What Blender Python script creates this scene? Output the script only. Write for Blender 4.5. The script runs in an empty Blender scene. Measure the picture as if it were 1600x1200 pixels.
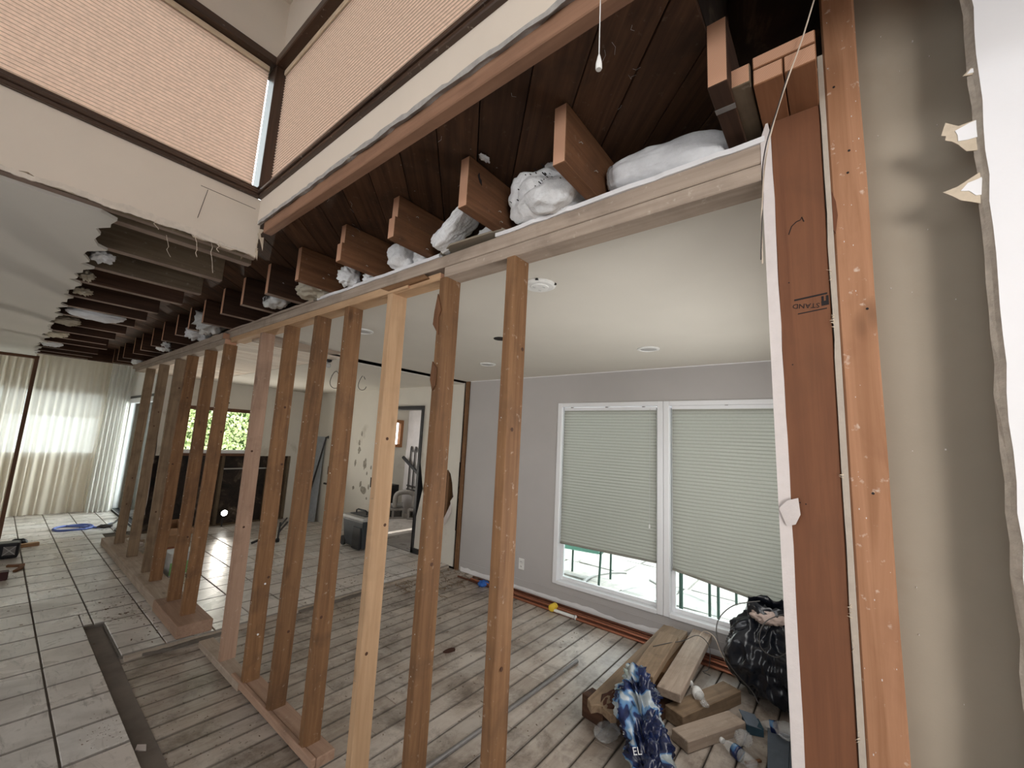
import bpy, bmesh, math, random
from mathutils import Vector, Matrix, noise
random.seed(7)
SC = bpy.context.scene
COL = SC.collection
R = math.radians

# ------------------------------------------------------------------ camera, world, lights, exposure
cam_d = bpy.data.cameras.new('camera')
cam_d.sensor_width = 36.0
cam_d.lens = 14.386
cam_d.clip_start = 0.02
cam = bpy.data.objects.new('camera', cam_d)
cam.location = (0, 0, 1.6)
cam.rotation_euler = (1.70995804, -0.05041709, -0.90127835)
COL.objects.link(cam)
SC.camera = cam
SC.view_settings.view_transform = 'Standard'
SC.view_settings.look = 'None'
SC.view_settings.gamma = 1.0
SC.view_settings.use_curve_mapping = False
SC.view_settings.exposure = 0.2
SC.cycles.use_denoising = True
SC.cycles.max_bounces = 10
SC.cycles.diffuse_bounces = 6
SC.cycles.transparent_max_bounces = 16
SC.cycles.sample_clamp_indirect = 6.0

world = bpy.data.worlds.new('sky')
SC.world = world
world.use_nodes = True
wn = world.node_tree.nodes
bg = wn['Background']
bg.inputs['Color'].default_value = (0.93, 0.96, 1.0, 1)
bg.inputs['Strength'].default_value = 4.6

def sun():
    d = bpy.data.lights.new('sun', 'SUN')
    d.energy = 4.2
    d.angle = R(0.6)
    d.color = (1.0, 0.95, 0.86)
    o = bpy.data.objects.new('sun', d)
    o.rotation_euler = Vector((-0.35, 0.75, -1.5)).to_track_quat('-Z', 'Y').to_euler()
    o.location = (8, -6, 14)
    COL.objects.link(o)
sun()

def area(name, loc, aim, sx, sy, power, color=(1, 1, 1)):
    d = bpy.data.lights.new(name, 'AREA')
    d.shape = 'RECTANGLE'
    d.size, d.size_y, d.energy, d.color = sx, sy, power, color
    o = bpy.data.objects.new(name, d)
    o.location = loc
    o.rotation_euler = (Vector(aim) - Vector(loc)).to_track_quat('-Z', 'Z').to_euler()
    COL.objects.link(o)
    return o
# left fill lamp added at an assumed window; rear window inferred from cavity shadows
area('left_fill', (-3.4, 1.5, 1.45), (1.0, 1.6, 1.3), 3.0, 1.1, 13, (1.0, 0.96, 0.90))
ra = area('daylight_rear_window', (-2.2, -2.85, 1.6), (1.22, -0.2, 1.7), 1.3, 1.5, 11.5, (1.0, 0.96, 0.92))
ra.data.spread = R(50)
# fill lamp added inside the dining room's near wall, where no door is built
area('dining_fill', (2.4, 0.16, 1.35), (2.4, 3.0, 1.75), 1.7, 1.2, 27, (1.0, 0.98, 0.95))
# daylight outside the sunroom's sliding door; hidden fill lamp added inside the back room
area('daylight_sliding_door', (1.75, 9.3, 1.1), (0.0, 9.3, 1.0), 1.8, 1.8, 65, (1.0, 0.98, 0.95))
area('back_room_fill', (4.15, 7.0, 1.5), (5.4, 6.2, 1.3), 0.6, 0.8, 12, (1.0, 0.98, 0.95))

# ------------------------------------------------------------------ materials
def new_mat(name):
    m = bpy.data.materials.new(name)
    m.use_nodes = True
    nt = m.node_tree
    for n in list(nt.nodes):
        nt.nodes.remove(n)
    out = nt.nodes.new('ShaderNodeOutputMaterial')
    return m, nt, out

def N(nt, t, **kw):
    n = nt.nodes.new(t)
    for k, v in kw.items():
        if k.startswith('i_'):
            n.inputs[k[2:].replace('_', ' ')].default_value = v
        else:
            setattr(n, k, v)
    return n

def ramp(nt, stops, src=None):
    n = nt.nodes.new('ShaderNodeValToRGB')
    els = n.color_ramp.elements
    while len(els) < len(stops):
        els.new(0.5)
    for e, (p, c) in zip(els, stops):
        e.position = p
        e.color = c if len(c) == 4 else (*c, 1)
    if src:
        nt.links.new(src, n.inputs['Fac'])
    return n.outputs['Color']

def mix(nt, fac, a, b, mode='MIX'):
    n = nt.nodes.new('ShaderNodeMix')
    n.data_type = 'RGBA'
    n.blend_type = mode
    for s, v in ((n.inputs[0], fac), (n.inputs[6], a), (n.inputs[7], b)):
        if hasattr(v, 'is_linked') or hasattr(v, 'links'):
            nt.links.new(v, s)
        elif isinstance(v, (int, float)):
            s.default_value = v
        else:
            s.default_value = (*v, 1) if len(v) == 3 else v
    return n.outputs[2]

def coords(nt, kind='Object', scale=(1, 1, 1), vary=True):
    tc = nt.nodes.new('ShaderNodeTexCoord')
    if kind == 'World':
        src = nt.nodes.new('ShaderNodeNewGeometry').outputs['Position']
        vary = False
    else:
        src = tc.outputs[kind]
    mp = N(nt, 'ShaderNodeMapping')
    mp.inputs['Scale'].default_value = scale
    nt.links.new(src, mp.inputs['Vector'])
    if not vary:
        return mp.outputs['Vector']
    oi = nt.nodes.new('ShaderNodeObjectInfo')
    mu = N(nt, 'ShaderNodeMath', operation='MULTIPLY')
    mu.inputs[1].default_value = 37.0
    nt.links.new(oi.outputs['Random'], mu.inputs[0])
    ad = N(nt, 'ShaderNodeVectorMath', operation='ADD')
    nt.links.new(mp.outputs['Vector'], ad.inputs[0])
    nt.links.new(mu.outputs[0], ad.inputs[1])
    return ad.outputs[0]

def noise_t(nt, vec, scale, detail=4, rough=0.55, dist=0.0):
    n = N(nt, 'ShaderNodeTexNoise')
    n.inputs['Scale'].default_value = scale
    n.inputs['Detail'].default_value = detail
    n.inputs['Roughness'].default_value = rough
    n.inputs['Distortion'].default_value = dist
    nt.links.new(vec, n.inputs['Vector'])
    return n.outputs['Fac']

def finish(nt, out, color, rough=0.7, bump=None, bstr=0.2, bdist=0.003, spec=0.3, metal=0.0, **extra):
    b = nt.nodes.new('ShaderNodeBsdfPrincipled')
    if hasattr(color, 'links'):
        nt.links.new(color, b.inputs['Base Color'])
    else:
        b.inputs['Base Color'].default_value = (*color, 1)
    if hasattr(rough, 'links'):
        nt.links.new(rough, b.inputs['Roughness'])
    else:
        b.inputs['Roughness'].default_value = rough
    b.inputs['Specular IOR Level'].default_value = spec
    b.inputs['Metallic'].default_value = metal
    for k, v in extra.items():
        b.inputs[k.replace('_', ' ')].default_value = v
    if bump is not None:
        bn = N(nt, 'ShaderNodeBump')
        bn.inputs['Strength'].default_value = bstr
        bn.inputs['Distance'].default_value = bdist
        nt.links.new(bump, bn.inputs['Height'])
        nt.links.new(bn.outputs[0], b.inputs['Normal'])
    nt.links.new(b.outputs[0], out.inputs['Surface'])
    return b

def hsv_vary(nt, col, amount):
    oi = nt.nodes.new('ShaderNodeObjectInfo')
    mr = N(nt, 'ShaderNodeMapRange')
    mr.inputs['To Min'].default_value = 1 - amount
    mr.inputs['To Max'].default_value = 1 + amount
    nt.links.new(oi.outputs['Random'], mr.inputs['Value'])
    h = nt.nodes.new('ShaderNodeHueSaturation')
    nt.links.new(mr.outputs[0], h.inputs['Value'])
    nt.links.new(col, h.inputs['Color'])
    return h.outputs[0]

def wood(name, dark, light, axis='Z', vary=0.12, dirt=0.25, dirt_col=(0.05, 0.03, 0.02), dust=0.0, knots=0.5, rough=0.75, spec=0.25):
    m, nt, out = new_mat(name)
    s = [16.0, 16.0, 16.0]
    s['XYZ'.index(axis)] = 0.9
    v = coords(nt, 'Object', tuple(s))
    g = noise_t(nt, v, 2.2, 6, 0.62, 0.7)
    col = ramp(nt, [(0.28, dark), (0.72, light)], g)
    v2 = coords(nt, 'Object', (1, 1, 1))
    if dirt:
        b = noise_t(nt, v2, 5.0, 4, 0.6, 0.4)
        f = ramp(nt, [(0.5, (0, 0, 0)), (0.75, (dirt, dirt, dirt))], b)
        col = mix(nt, f, col, dirt_col)
    if knots:
        s2 = [7.0, 7.0, 7.0]
        s2['XYZ'.index(axis)] = 2.6
        v3 = coords(nt, 'Object', tuple(s2))
        vo = N(nt, 'ShaderNodeTexVoronoi')
        vo.inputs['Scale'].default_value = 1.0
        nt.links.new(v3, vo.inputs['Vector'])
        kf = ramp(nt, [(0.05, (knots, knots, knots)), (0.13, (0, 0, 0))], vo.outputs['Distance'])
        col = mix(nt, kf, col, tuple(c * 0.3 for c in dark))
    if dust:
        d = noise_t(nt, v2, 42.0, 3, 0.6)
        f = ramp(nt, [(0.64, (0, 0, 0)), (0.74, (dust, dust, dust))], d)
        col = mix(nt, f, col, (0.75, 0.66, 0.56))
    if vary:
        col = hsv_vary(nt, col, vary)
    finish(nt, out, col, rough, g, 0.25, 0.002, spec)
    return m

def endgrain(name, a, b):
    m, nt, out = new_mat(name)
    v = coords(nt, 'Object', (1, 1, 1), True)
    w = N(nt, 'ShaderNodeTexWave', wave_type='RINGS')
    w.inputs['Scale'].default_value = 70.0
    w.inputs['Distortion'].default_value = 2.0
    nt.links.new(v, w.inputs['Vector'])
    col = ramp(nt, [(0.2, a), (0.8, b)], w.outputs['Fac'])
    finish(nt, out, col, 0.85, w.outputs['Fac'], 0.15, 0.001, 0.15)
    return m

def paint(name, col, rough=0.75, var=0.06, scale=3.0, bump=0.08, stain=None, stain_amt=0.0, stain_scale=1.5, spec=0.25, lo=0.55, hi=0.75):
    m, nt, out = new_mat(name)
    v = coords(nt, 'World')
    n1 = noise_t(nt, v, scale, 5, 0.6)
    c = ramp(nt, [(0.3, tuple(x * (1 - var) for x in col)), (0.7, tuple(min(1, x * (1 + var)) for x in col))], n1)
    if stain:
        n2 = noise_t(nt, v, stain_scale, 6, 0.62, 0.4)
        f = ramp(nt, [(lo, (0, 0, 0)), (hi, (stain_amt,) * 3)], n2)
        c = mix(nt, f, c, stain)
    n3 = noise_t(nt, v, 160.0, 3, 0.6)
    finish(nt, out, c, rough, n3, bump, 0.002, spec)
    return m

def flat(name, col, rough=0.6, metal=0.0, spec=0.3, bumpscale=None, bstr=0.2, **extra):
    m, nt, out = new_mat(name)
    v = coords(nt, 'Object')
    n1 = noise_t(nt, v, 14.0, 4, 0.6)
    c = ramp(nt, [(0.3, tuple(x * 0.86 for x in col)), (0.7, tuple(min(1, x * 1.1) for x in col))], n1)
    bmp = noise_t(nt, v, bumpscale, 4, 0.6) if bumpscale else None
    finish(nt, out, c, rough, bmp, bstr, 0.004, spec, metal, **extra)
    return m

def translucent(name, col, tcol, fac, rough_noise=0.05, clear=0.0):
    m, nt, out = new_mat(name)
    v = coords(nt, 'Object')
    n1 = noise_t(nt, v, 9.0, 5, 0.6)
    c = ramp(nt, [(0.3, tuple(x * (1 - rough_noise) for x in col)), (0.7, tuple(min(1, x * (1 + rough_noise)) for x in col))], n1)
    d = nt.nodes.new('ShaderNodeBsdfDiffuse')
    nt.links.new(c, d.inputs['Color'])
    t = nt.nodes.new('ShaderNodeBsdfTranslucent')
    t.inputs['Color'].default_value = (*tcol, 1)
    mx = nt.nodes.new('ShaderNodeMixShader')
    mx.inputs[0].default_value = fac
    nt.links.new(d.outputs[0], mx.inputs[1])
    nt.links.new(t.outputs[0], mx.inputs[2])
    res = mx.outputs[0]
    if clear:
        tr = nt.nodes.new('ShaderNodeBsdfTransparent')
        m2 = nt.nodes.new('ShaderNodeMixShader')
        m2.inputs[0].default_value = clear
        nt.links.new(res, m2.inputs[1])
        nt.links.new(tr.outputs[0], m2.inputs[2])
        res = m2.outputs[0]
    nt.links.new(res, out.inputs['Surface'])
    return m

def glass(name, tint=(0.93, 0.97, 0.96)):
    m, nt, out = new_mat(name)
    t = nt.nodes.new('ShaderNodeBsdfTransparent')
    t.inputs['Color'].default_value = (*tint, 1)
    g = nt.nodes.new('ShaderNodeBsdfGlossy')
    g.inputs['Roughness'].default_value = 0.03
    f = nt.nodes.new('ShaderNodeFresnel')
    f.inputs['IOR'].default_value = 1.45
    mx = nt.nodes.new('ShaderNodeMixShader')
    nt.links.new(f.outputs[0], mx.inputs[0])
    nt.links.new(t.outputs[0], mx.inputs[1])
    nt.links.new(g.outputs[0], mx.inputs[2])
    nt.links.new(mx.outputs[0], out.inputs['Surface'])
    return m

M = {}
PALE = (0.60, 0.40, 0.27)
for ax in 'XYZ':
    M['stud' + ax] = wood('old_stud_wood_' + ax, (0.128, 0.062, 0.028), (0.255, 0.137, 0.066), ax, 0.16, 0.45, dust=0.22)
    M['new' + ax] = wood('new_stud_wood_' + ax, (0.40, 0.245, 0.135), (0.53, 0.35, 0.21), ax, 0.08, 0.15, knots=0.35)
    M['pink' + ax] = wood('pinkish_stud_wood_' + ax, (0.29, 0.18, 0.125), (0.41, 0.27, 0.195), ax, 0.1, 0.3, dust=0.2)
    M['grey' + ax] = wood('weathered_grey_wood_' + ax, (0.275, 0.215, 0.17), (0.43, 0.345, 0.275), ax, 0.08, 0.4, (0.12, 0.09, 0.07), dust=0.3)
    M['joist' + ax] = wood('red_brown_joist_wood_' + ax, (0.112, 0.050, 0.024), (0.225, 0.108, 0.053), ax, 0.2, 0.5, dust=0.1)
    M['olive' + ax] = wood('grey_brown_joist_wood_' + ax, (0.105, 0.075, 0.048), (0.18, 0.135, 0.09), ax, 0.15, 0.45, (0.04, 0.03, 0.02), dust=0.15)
    M['dark' + ax] = wood('shade_dark_wood_' + ax, (0.028, 0.013, 0.008), (0.075, 0.036, 0.02), ax, 0.2, 0.5, dust=0.0, knots=0.2)  # far joists' shade is put into this darker wood colour
    M['mud' + ax] = wood('soiled_brown_lumber_' + ax, (0.17, 0.115, 0.072), (0.30, 0.215, 0.14), ax, 0.12, 0.5, (0.06, 0.04, 0.025), knots=0.3)
M['under'] = flat('pale_lit_underside', (0.26, 0.19, 0.15), 0.9)  # paler colour stands in for light on the joist undersides
M['end'] = endgrain('cut_end_grain', (0.50, 0.275, 0.175), (0.57, 0.33, 0.22))
M['deck'] = wood('dark_roof_board_wood', (0.052, 0.026, 0.015), (0.135, 0.068, 0.037), 'X', 0.35, 0.6, (0.03, 0.024, 0.018), dust=0.06, knots=0.4)
M['post'] = wood('red_brown_post_wood', (0.130, 0.052, 0.026), (0.185, 0.078, 0.038), 'Z', 0.0, 0.25, dust=0.0, knots=0.15)
M['cripple'] = wood('bright_orange_stud_wood', (0.275, 0.132, 0.067), (0.43, 0.225, 0.128), 'Z', 0.0, 0.45, (0.20, 0.085, 0.045), dust=0.5)
M['plateX'] = wood('cut_plate_wood', (0.20, 0.085, 0.04), (0.30, 0.14, 0.07), 'X', 0.1, 0.2)
M['framebrown'] = wood('dark_brown_window_wood_X', (0.030, 0.016, 0.010), (0.075, 0.040, 0.024), 'X', 0.05, 0.2, dust=0.1, knots=0, rough=0.35, spec=0.5)
M['framebrownY'] = wood('dark_brown_window_wood_Y', (0.030, 0.016, 0.010), (0.075, 0.040, 0.024), 'Y', 0.05, 0.2, dust=0.25, knots=0, rough=0.35, spec=0.5)
M['framebrownZ'] = wood('dark_brown_window_wood_Z', (0.030, 0.016, 0.010), (0.075, 0.040, 0.024), 'Z', 0.05, 0.2, knots=0, rough=0.35, spec=0.5)
M['brownpole'] = wood('brown_trim_wood', (0.10, 0.045, 0.025), (0.17, 0.08, 0.045), 'Z', 0.05, 0.2, knots=0, rough=0.45)
M['cream'] = paint('cream_wall_paint', (0.63, 0.55, 0.46), 0.8, 0.03)
M['ceil'] = paint('off_white_ceiling_paint', (0.62, 0.59, 0.53), 0.85, 0.025, 2.0, 0.25)
M['ceil_left'] = paint('off_white_living_ceiling_paint', (0.60, 0.57, 0.52), 0.85, 0.03, 2.0, 0.1)
M['greywall'] = paint('grey_wall_paint', (0.45, 0.43, 0.42), 0.6, 0.03, 2.0, 0.05)
M['whitewall'] = paint('white_kitchen_wall_paint', (0.68, 0.65, 0.58), 0.7, 0.03, 3.0, 0.06, (0.33, 0.29, 0.22), 0.5, 1.6, lo=0.62, hi=0.72)
M['gypsum'] = paint('gypsum_core', (0.62, 0.565, 0.545), 0.9, 0.04, 30.0, 0.4)
M['drywall_white'] = paint('white_drywall_face', (0.80, 0.79, 0.80), 0.8, 0.02, 4.0, 0.15)
M['paperback'] = paint('tan_drywall_backing_paper', (0.33, 0.285, 0.225), 0.85, 0.06, 3.0, 0.1, (0.25, 0.19, 0.13), 0.5, 2.0)
M['torn'] = paint('torn_tan_paper', (0.55, 0.46, 0.35), 0.9, 0.08, 60.0, 0.4)
M['tile'] = None
M['white'] = paint('white_window_paint', (0.80, 0.81, 0.83), 0.4, 0.02, 4.0, 0.0, spec=0.4)
M['whiteplastic'] = flat('white_plastic', (0.72, 0.72, 0.70), 0.45)
M['black'] = flat('black_plastic', (0.012, 0.012, 0.014), 0.4)
M['blackmetal'] = flat('black_metal', (0.02, 0.02, 0.022), 0.45, spec=0.5)
M['grout'] = paint('dark_grout', (0.15, 0.13, 0.11), 0.9, 0.15, 20.0, 0.4)
M['insul'] = flat('white_fibre_insulation', (0.86, 0.87, 0.88), 0.95, spec=0.05, bumpscale=90.0, bstr=0.8)
M['insulgrey'] = flat('greyish_fibre_insulation', (0.70, 0.71, 0.73), 0.95, spec=0.05, bumpscale=70.0, bstr=0.7)
M['insulyellow'] = flat('yellowed_fibre_insulation', (0.50, 0.45, 0.36), 0.95, spec=0.05, bumpscale=70.0, bstr=0.8)
M['foil'] = flat('silvery_facing', (0.55, 0.55, 0.54), 0.35, spec=0.5, bumpscale=40.0, bstr=0.5)
M['copper'] = flat('copper_pipe', (0.46, 0.19, 0.115), 0.34, 0.8, 0.5)
M['copperdark'] = flat('tarnished_copper_pipe', (0.14, 0.055, 0.035), 0.45, 0.6, 0.4)
M['steel'] = flat('grey_conduit', (0.20, 0.19, 0.185), 0.5, 0.4)
M['sheer'] = translucent('sheer_curtain_fabric', (0.88, 0.82, 0.71), (0.86, 0.83, 0.77), 0.36, 0.02, 0.06)
M['drape'] = translucent('white_drape_fabric', (0.86, 0.85, 0.82), (0.85, 0.85, 0.82), 0.4, 0.02)
M['shade'] = None
def seamed_fabric(name, dcol, tcol, fac, pleat, dark, grain):
    m, nt, out = new_mat(name)
    tc = nt.nodes.new('ShaderNodeTexCoord')
    sx = nt.nodes.new('ShaderNodeSeparateXYZ')
    nt.links.new(tc.outputs['Object'], sx.inputs[0])
    a = N(nt, 'ShaderNodeMath', operation='MULTIPLY'); a.inputs[1].default_value = 1 / pleat
    nt.links.new(sx.outputs['Z'], a.inputs[0])
    f = N(nt, 'ShaderNodeMath', operation='FRACT')
    nt.links.new(a.outputs[0], f.inputs[0])
    seam = ramp(nt, [(0.0, (dark,) * 3), (0.16, (dark + .04,) * 3), (0.30, (1, 1, 1)), (0.86, (1, 1, 1)), (1.0, (dark,) * 3)], f.outputs[0])
    n1 = noise_t(nt, coords(nt, 'World', (1, 1, 1)), 60, 4, 0.7)
    g = ramp(nt, [(0.3, (grain,) * 3), (0.7, (1, 1, 1))], n1)
    seam = mix(nt, 1.0, seam, g, 'MULTIPLY')
    d = nt.nodes.new('ShaderNodeBsdfDiffuse'); t = nt.nodes.new('ShaderNodeBsdfTranslucent')
    nt.links.new(mix(nt, 1.0, seam, dcol, 'MULTIPLY'), d.inputs['Color'])
    nt.links.new(mix(nt, 1.0, seam, tcol, 'MULTIPLY'), t.inputs['Color'])
    mx = nt.nodes.new('ShaderNodeMixShader')
    mx.inputs[0].default_value = fac
    nt.links.new(d.outputs[0], mx.inputs[1]); nt.links.new(t.outputs[0], mx.inputs[2])
    nt.links.new(mx.outputs[0], out.inputs['Surface'])
    return m
PLEAT = (3.47 - 0.048 - 2.71 - 0.052) / 42
M['amber'] = seamed_fabric('salmon_cellular_fabric', (0.74, 0.55, 0.42), (0.88, 0.61, 0.465), 0.66, PLEAT, 0.36, 0.8)
M['shade'] = seamed_fabric('grey_green_cellular_fabric', (0.42, 0.415, 0.37), (0.40, 0.395, 0.345), 0.36, 0.0292, 0.72, 0.92)
M['valance'] = flat('tan_headrail', (0.62, 0.48, 0.33), 0.6)
M['glass'] = glass('window_glass')
M['bagblack'] = flat('black_bin_liner', (0.008, 0.010, 0.015), 0.24, spec=0.5, bumpscale=3.0, bstr=0.15)
M['clearplastic'] = None
M['pave'] = paint('pale_flagstone', (0.33, 0.325, 0.31), 0.8, 0.3, 5.0, 0.4, (0.16, 0.15, 0.14), 0.6, 2.5)
M['cardboard'] = flat('brown_cardboard', (0.30, 0.17, 0.09), 0.85)
M['concrete'] = paint('grey_concrete_block', (0.30, 0.28, 0.26), 0.95, 0.12, 30.0, 0.6)
M['greenmetal'] = flat('green_painted_metal', (0.030, 0.065, 0.052), 0.4)
M['greensling'] = flat('mint_green_sling_fabric', (0.16, 0.38, 0.30), 0.7)
M['bluecord'] = flat('blue_rubber', (0.10, 0.15, 0.42), 0.5)
M['darkgrey'] = flat('dark_grey_plastic', (0.045, 0.05, 0.056), 0.5)
M['lightgrey'] = flat('light_grey_plastic', (0.42, 0.42, 0.41), 0.5)
M['yellow'] = flat('yellow_rubber', (0.75, 0.52, 0.05), 0.5)
M['ink'] = flat('black_ink', (0.015, 0.012, 0.012), 0.8)
M['bluepaper'] = flat('slate_blue_board', (0.13, 0.16, 0.20), 0.7)
M['greenlabel'] = flat('green_label', (0.18, 0.34, 0.13), 0.6)
M['brownwindow'] = flat('orange_brown_window_wood', (0.30, 0.13, 0.05), 0.5)
M['blueplastic'] = flat('blue_plastic_rag', (0.03, 0.12, 0.42), 0.5)
M['wire'] = flat('dark_wire', (0.05, 0.045, 0.042), 0.5)
M['wirepale'] = flat('pale_wire', (0.62, 0.52, 0.42), 0.6)

def edge_dirt(nt, col, coord, half, width, dark, amt, both=True):
    """dirt gathered along the two long edges of a board or tile (its own Y)"""
    tc = nt.nodes.new('ShaderNodeTexCoord')
    sx = nt.nodes.new('ShaderNodeSeparateXYZ')
    nt.links.new(tc.outputs['Object'], sx.inputs[0])
    a = N(nt, 'ShaderNodeMath', operation='ABSOLUTE' if both else 'MULTIPLY')
    a.inputs[1].default_value = -1
    nt.links.new(sx.outputs[coord], a.inputs[0])
    nz = noise_t(nt, coords(nt, 'World', (1, 1, 1)), 9.0, 4, 0.6)
    m2 = N(nt, 'ShaderNodeMath', operation='MULTIPLY_ADD')
    m2.inputs[1].default_value = width * 1.6
    nt.links.new(nz, m2.inputs[0]); nt.links.new(a.outputs[0], m2.inputs[2])
    mr = N(nt, 'ShaderNodeMapRange')
    mr.inputs['From Min'].default_value = half - width * 0.2
    mr.inputs['From Max'].default_value = half + width * 0.9
    mr.inputs['To Max'].default_value = amt
    nt.links.new(m2.outputs[0], mr.inputs['Value'])
    return mix(nt, mr.outputs[0], col, dark)

def tile_mat():
    m, nt, out = new_mat('dirty_white_floor_tile')
    oi = nt.nodes.new('ShaderNodeObjectInfo')
    v = coords(nt, 'World')
    base = ramp(nt, [(0.0, (0.60, 0.56, 0.52)), (0.5, (0.68, 0.65, 0.62)), (1.0, (0.64, 0.585, 0.54))], oi.outputs['Random'])
    n1 = noise_t(nt, v, 2.2, 7, 0.66, 0.5)
    f1 = ramp(nt, [(0.46, (0, 0, 0)), (0.72, (0.65, 0.65, 0.65))], n1)
    c = mix(nt, f1, base, (0.22, 0.19, 0.165))
    vs = coords(nt, 'World', (7.0, 1.4, 1.0))
    n2 = noise_t(nt, vs, 2.4, 6, 0.7, 1.2)
    f2 = ramp(nt, [(0.56, (0, 0, 0)), (0.7, (0.55, 0.55, 0.55))], n2)
    c = mix(nt, f2, c, (0.16, 0.14, 0.125))
    c = edge_dirt(nt, c, 'Y', -0.009, 0.004, (0.13, 0.11, 0.095), 0.75, False)
    rgh = ramp(nt, [(0.3, (0.2, 0.2, 0.2)), (0.7, (0.45, 0.45, 0.45))], n1)
    finish(nt, out, c, rgh, n1, 0.08, 0.003, 0.45)
    return m
M['tile'] = tile_mat()

def plank_mat():
    m, nt, out = new_mat('mortar_smeared_subfloor_wood')
    v = coords(nt, 'Object', (1.4, 14, 14))
    g = noise_t(nt, v, 2.2, 6, 0.6, 0.6)
    c = ramp(nt, [(0.3, (0.30, 0.245, 0.20)), (0.7, (0.42, 0.36, 0.305))], g)
    w = coords(nt, 'World')
    n1 = noise_t(nt, w, 3.0, 7, 0.68, 0.3)
    c = mix(nt, ramp(nt, [(0.42, (0, 0, 0)), (0.62, (0.7, 0.7, 0.7))], n1), c, (0.52, 0.475, 0.425))
    n2 = noise_t(nt, w, 3.4, 8, 0.74, 0.3)
    c = mix(nt, ramp(nt, [(0.48, (0, 0, 0)), (0.66, (0.8, 0.8, 0.8))], n2), c, (0.095, 0.07, 0.052))
    n3 = noise_t(nt, w, 30.0, 3, 0.6)
    c = mix(nt, ramp(nt, [(0.66, (0, 0, 0)), (0.72, (0.6, 0.6, 0.6))], n3), c, (0.06, 0.045, 0.035))
    c = edge_dirt(nt, c, 'Y', 0.058, 0.008, (0.06, 0.045, 0.033), 0.6)
    c = hsv_vary(nt, c, 0.12)
    finish(nt, out, c, ramp(nt, [(0.3, (0.33, 0.33, 0.33)), (0.7, (0.5, 0.5, 0.5))], n1), g, 0.12, 0.002, 0.5)
    return m
M['plank'] = plank_mat()

def black_wall_mat():
    m, nt, out = new_mat('sooty_black_building_paper')
    v = coords(nt, 'World', (1, 1, 1))
    n = noise_t(nt, v, 4.5, 6, 0.65, 0.8)
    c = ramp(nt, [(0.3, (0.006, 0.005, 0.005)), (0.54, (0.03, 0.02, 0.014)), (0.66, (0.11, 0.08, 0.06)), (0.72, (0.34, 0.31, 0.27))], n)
    finish(nt, out, c, 0.6, n, 0.3, 0.01)
    return m
M['soot'] = black_wall_mat()

def mould_mat():
    m, nt, out = new_mat('white_kitchen_wall_patches')
    v = coords(nt, 'World')
    n = noise_t(nt, v, 24, 4, 0.6)
    c = ramp(nt, [(0.3, (0.20, 0.18, 0.15)), (0.7, (0.40, 0.37, 0.31))], n)
    finish(nt, out, c, 0.85, n, 0.4, 0.003)
    return m
M['patch'] = mould_mat()

def hedge_mat():
    m, nt, out = new_mat('sunlit_hedge_leaves')
    v = coords(nt, 'World')
    n = noise_t(nt, v, 9.0, 4, 0.6)
    c = ramp(nt, [(0.3, (0.20, 0.30, 0.09)), (0.5, (0.52, 0.60, 0.26)), (0.68, (0.82, 0.84, 0.55))], n)
    finish(nt, out, c, 0.6)
    return m
M['leaf'] = hedge_mat()

def lath_mat():
    m, nt, out = new_mat('pale_washed_ceiling_boards')
    v = coords(nt, 'Object', (1.6, 20, 20))
    g = noise_t(nt, v, 2.0, 6, 0.6, 0.8)
    c = ramp(nt, [(0.3, (0.55, 0.42, 0.33)), (0.6, (0.74, 0.67, 0.58))], g)
    c = hsv_vary(nt, c, 0.1)
    finish(nt, out, c, 0.7, g, 0.2, 0.002)
    return m
M['lath'] = lath_mat()

def wrap_mat():
    m, nt, out = new_mat('blue_printed_plastic_wrap')
    v = coords(nt, 'Object', (1, 1, 1), False)
    n = noise_t(nt, v, 4.2, 2, 0.5, 0.8)
    c = ramp(nt, [(0.42, (0.008, 0.014, 0.05)), (0.475, (0.010, 0.022, 0.09)), (0.485, (0.06, 0.16, 0.34)), (0.515, (0.14, 0.25, 0.38)), (0.525, (0.36, 0.41, 0.45)), (0.60, (0.33, 0.37, 0.37)), (0.64, (0.22, 0.28, 0.25)), (0.7, (0.40, 0.44, 0.47))], n)
    b = finish(nt, out, c, 0.22, noise_t(nt, v, 16, 4, 0.6), 0.5, 0.006, 0.5)
    return m
M['wrap'] = wrap_mat()

def clear_mat():
    m, nt, out = new_mat('clear_crumpled_plastic')
    g = nt.nodes.new('ShaderNodeBsdfPrincipled')
    g.inputs['Base Color'].default_value = (0.75, 0.77, 0.78, 1)
    g.inputs['Roughness'].default_value = 0.12
    g.inputs['Specular IOR Level'].default_value = 0.8
    t = nt.nodes.new('ShaderNodeBsdfTransparent')
    mx = nt.nodes.new('ShaderNodeMixShader')
    mx.inputs[0].default_value = 0.74
    nt.links.new(g.outputs[0], mx.inputs[1])
    nt.links.new(t.outputs[0], mx.inputs[2])
    nt.links.new(mx.outputs[0], out.inputs['Surface'])
    return m
M['clearplastic'] = clear_mat()

def bulb_mat():
    m, nt, out = new_mat('lit_lamp_lens')
    e = nt.nodes.new('ShaderNodeEmission')
    e.inputs['Color'].default_value = (1, 0.97, 0.9, 1)
    e.inputs['Strength'].default_value = 14
    nt.links.new(e.outputs[0], out.inputs['Surface'])
    return m
M['bulb'] = bulb_mat()

# ------------------------------------------------------------------ object helpers
def tag(o, label=None, cat=None, group=None, kind=None):
    if label: o['label'] = label
    if cat: o['category'] = cat
    if group: o['group'] = group
    if kind: o['kind'] = kind
    return o

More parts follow.
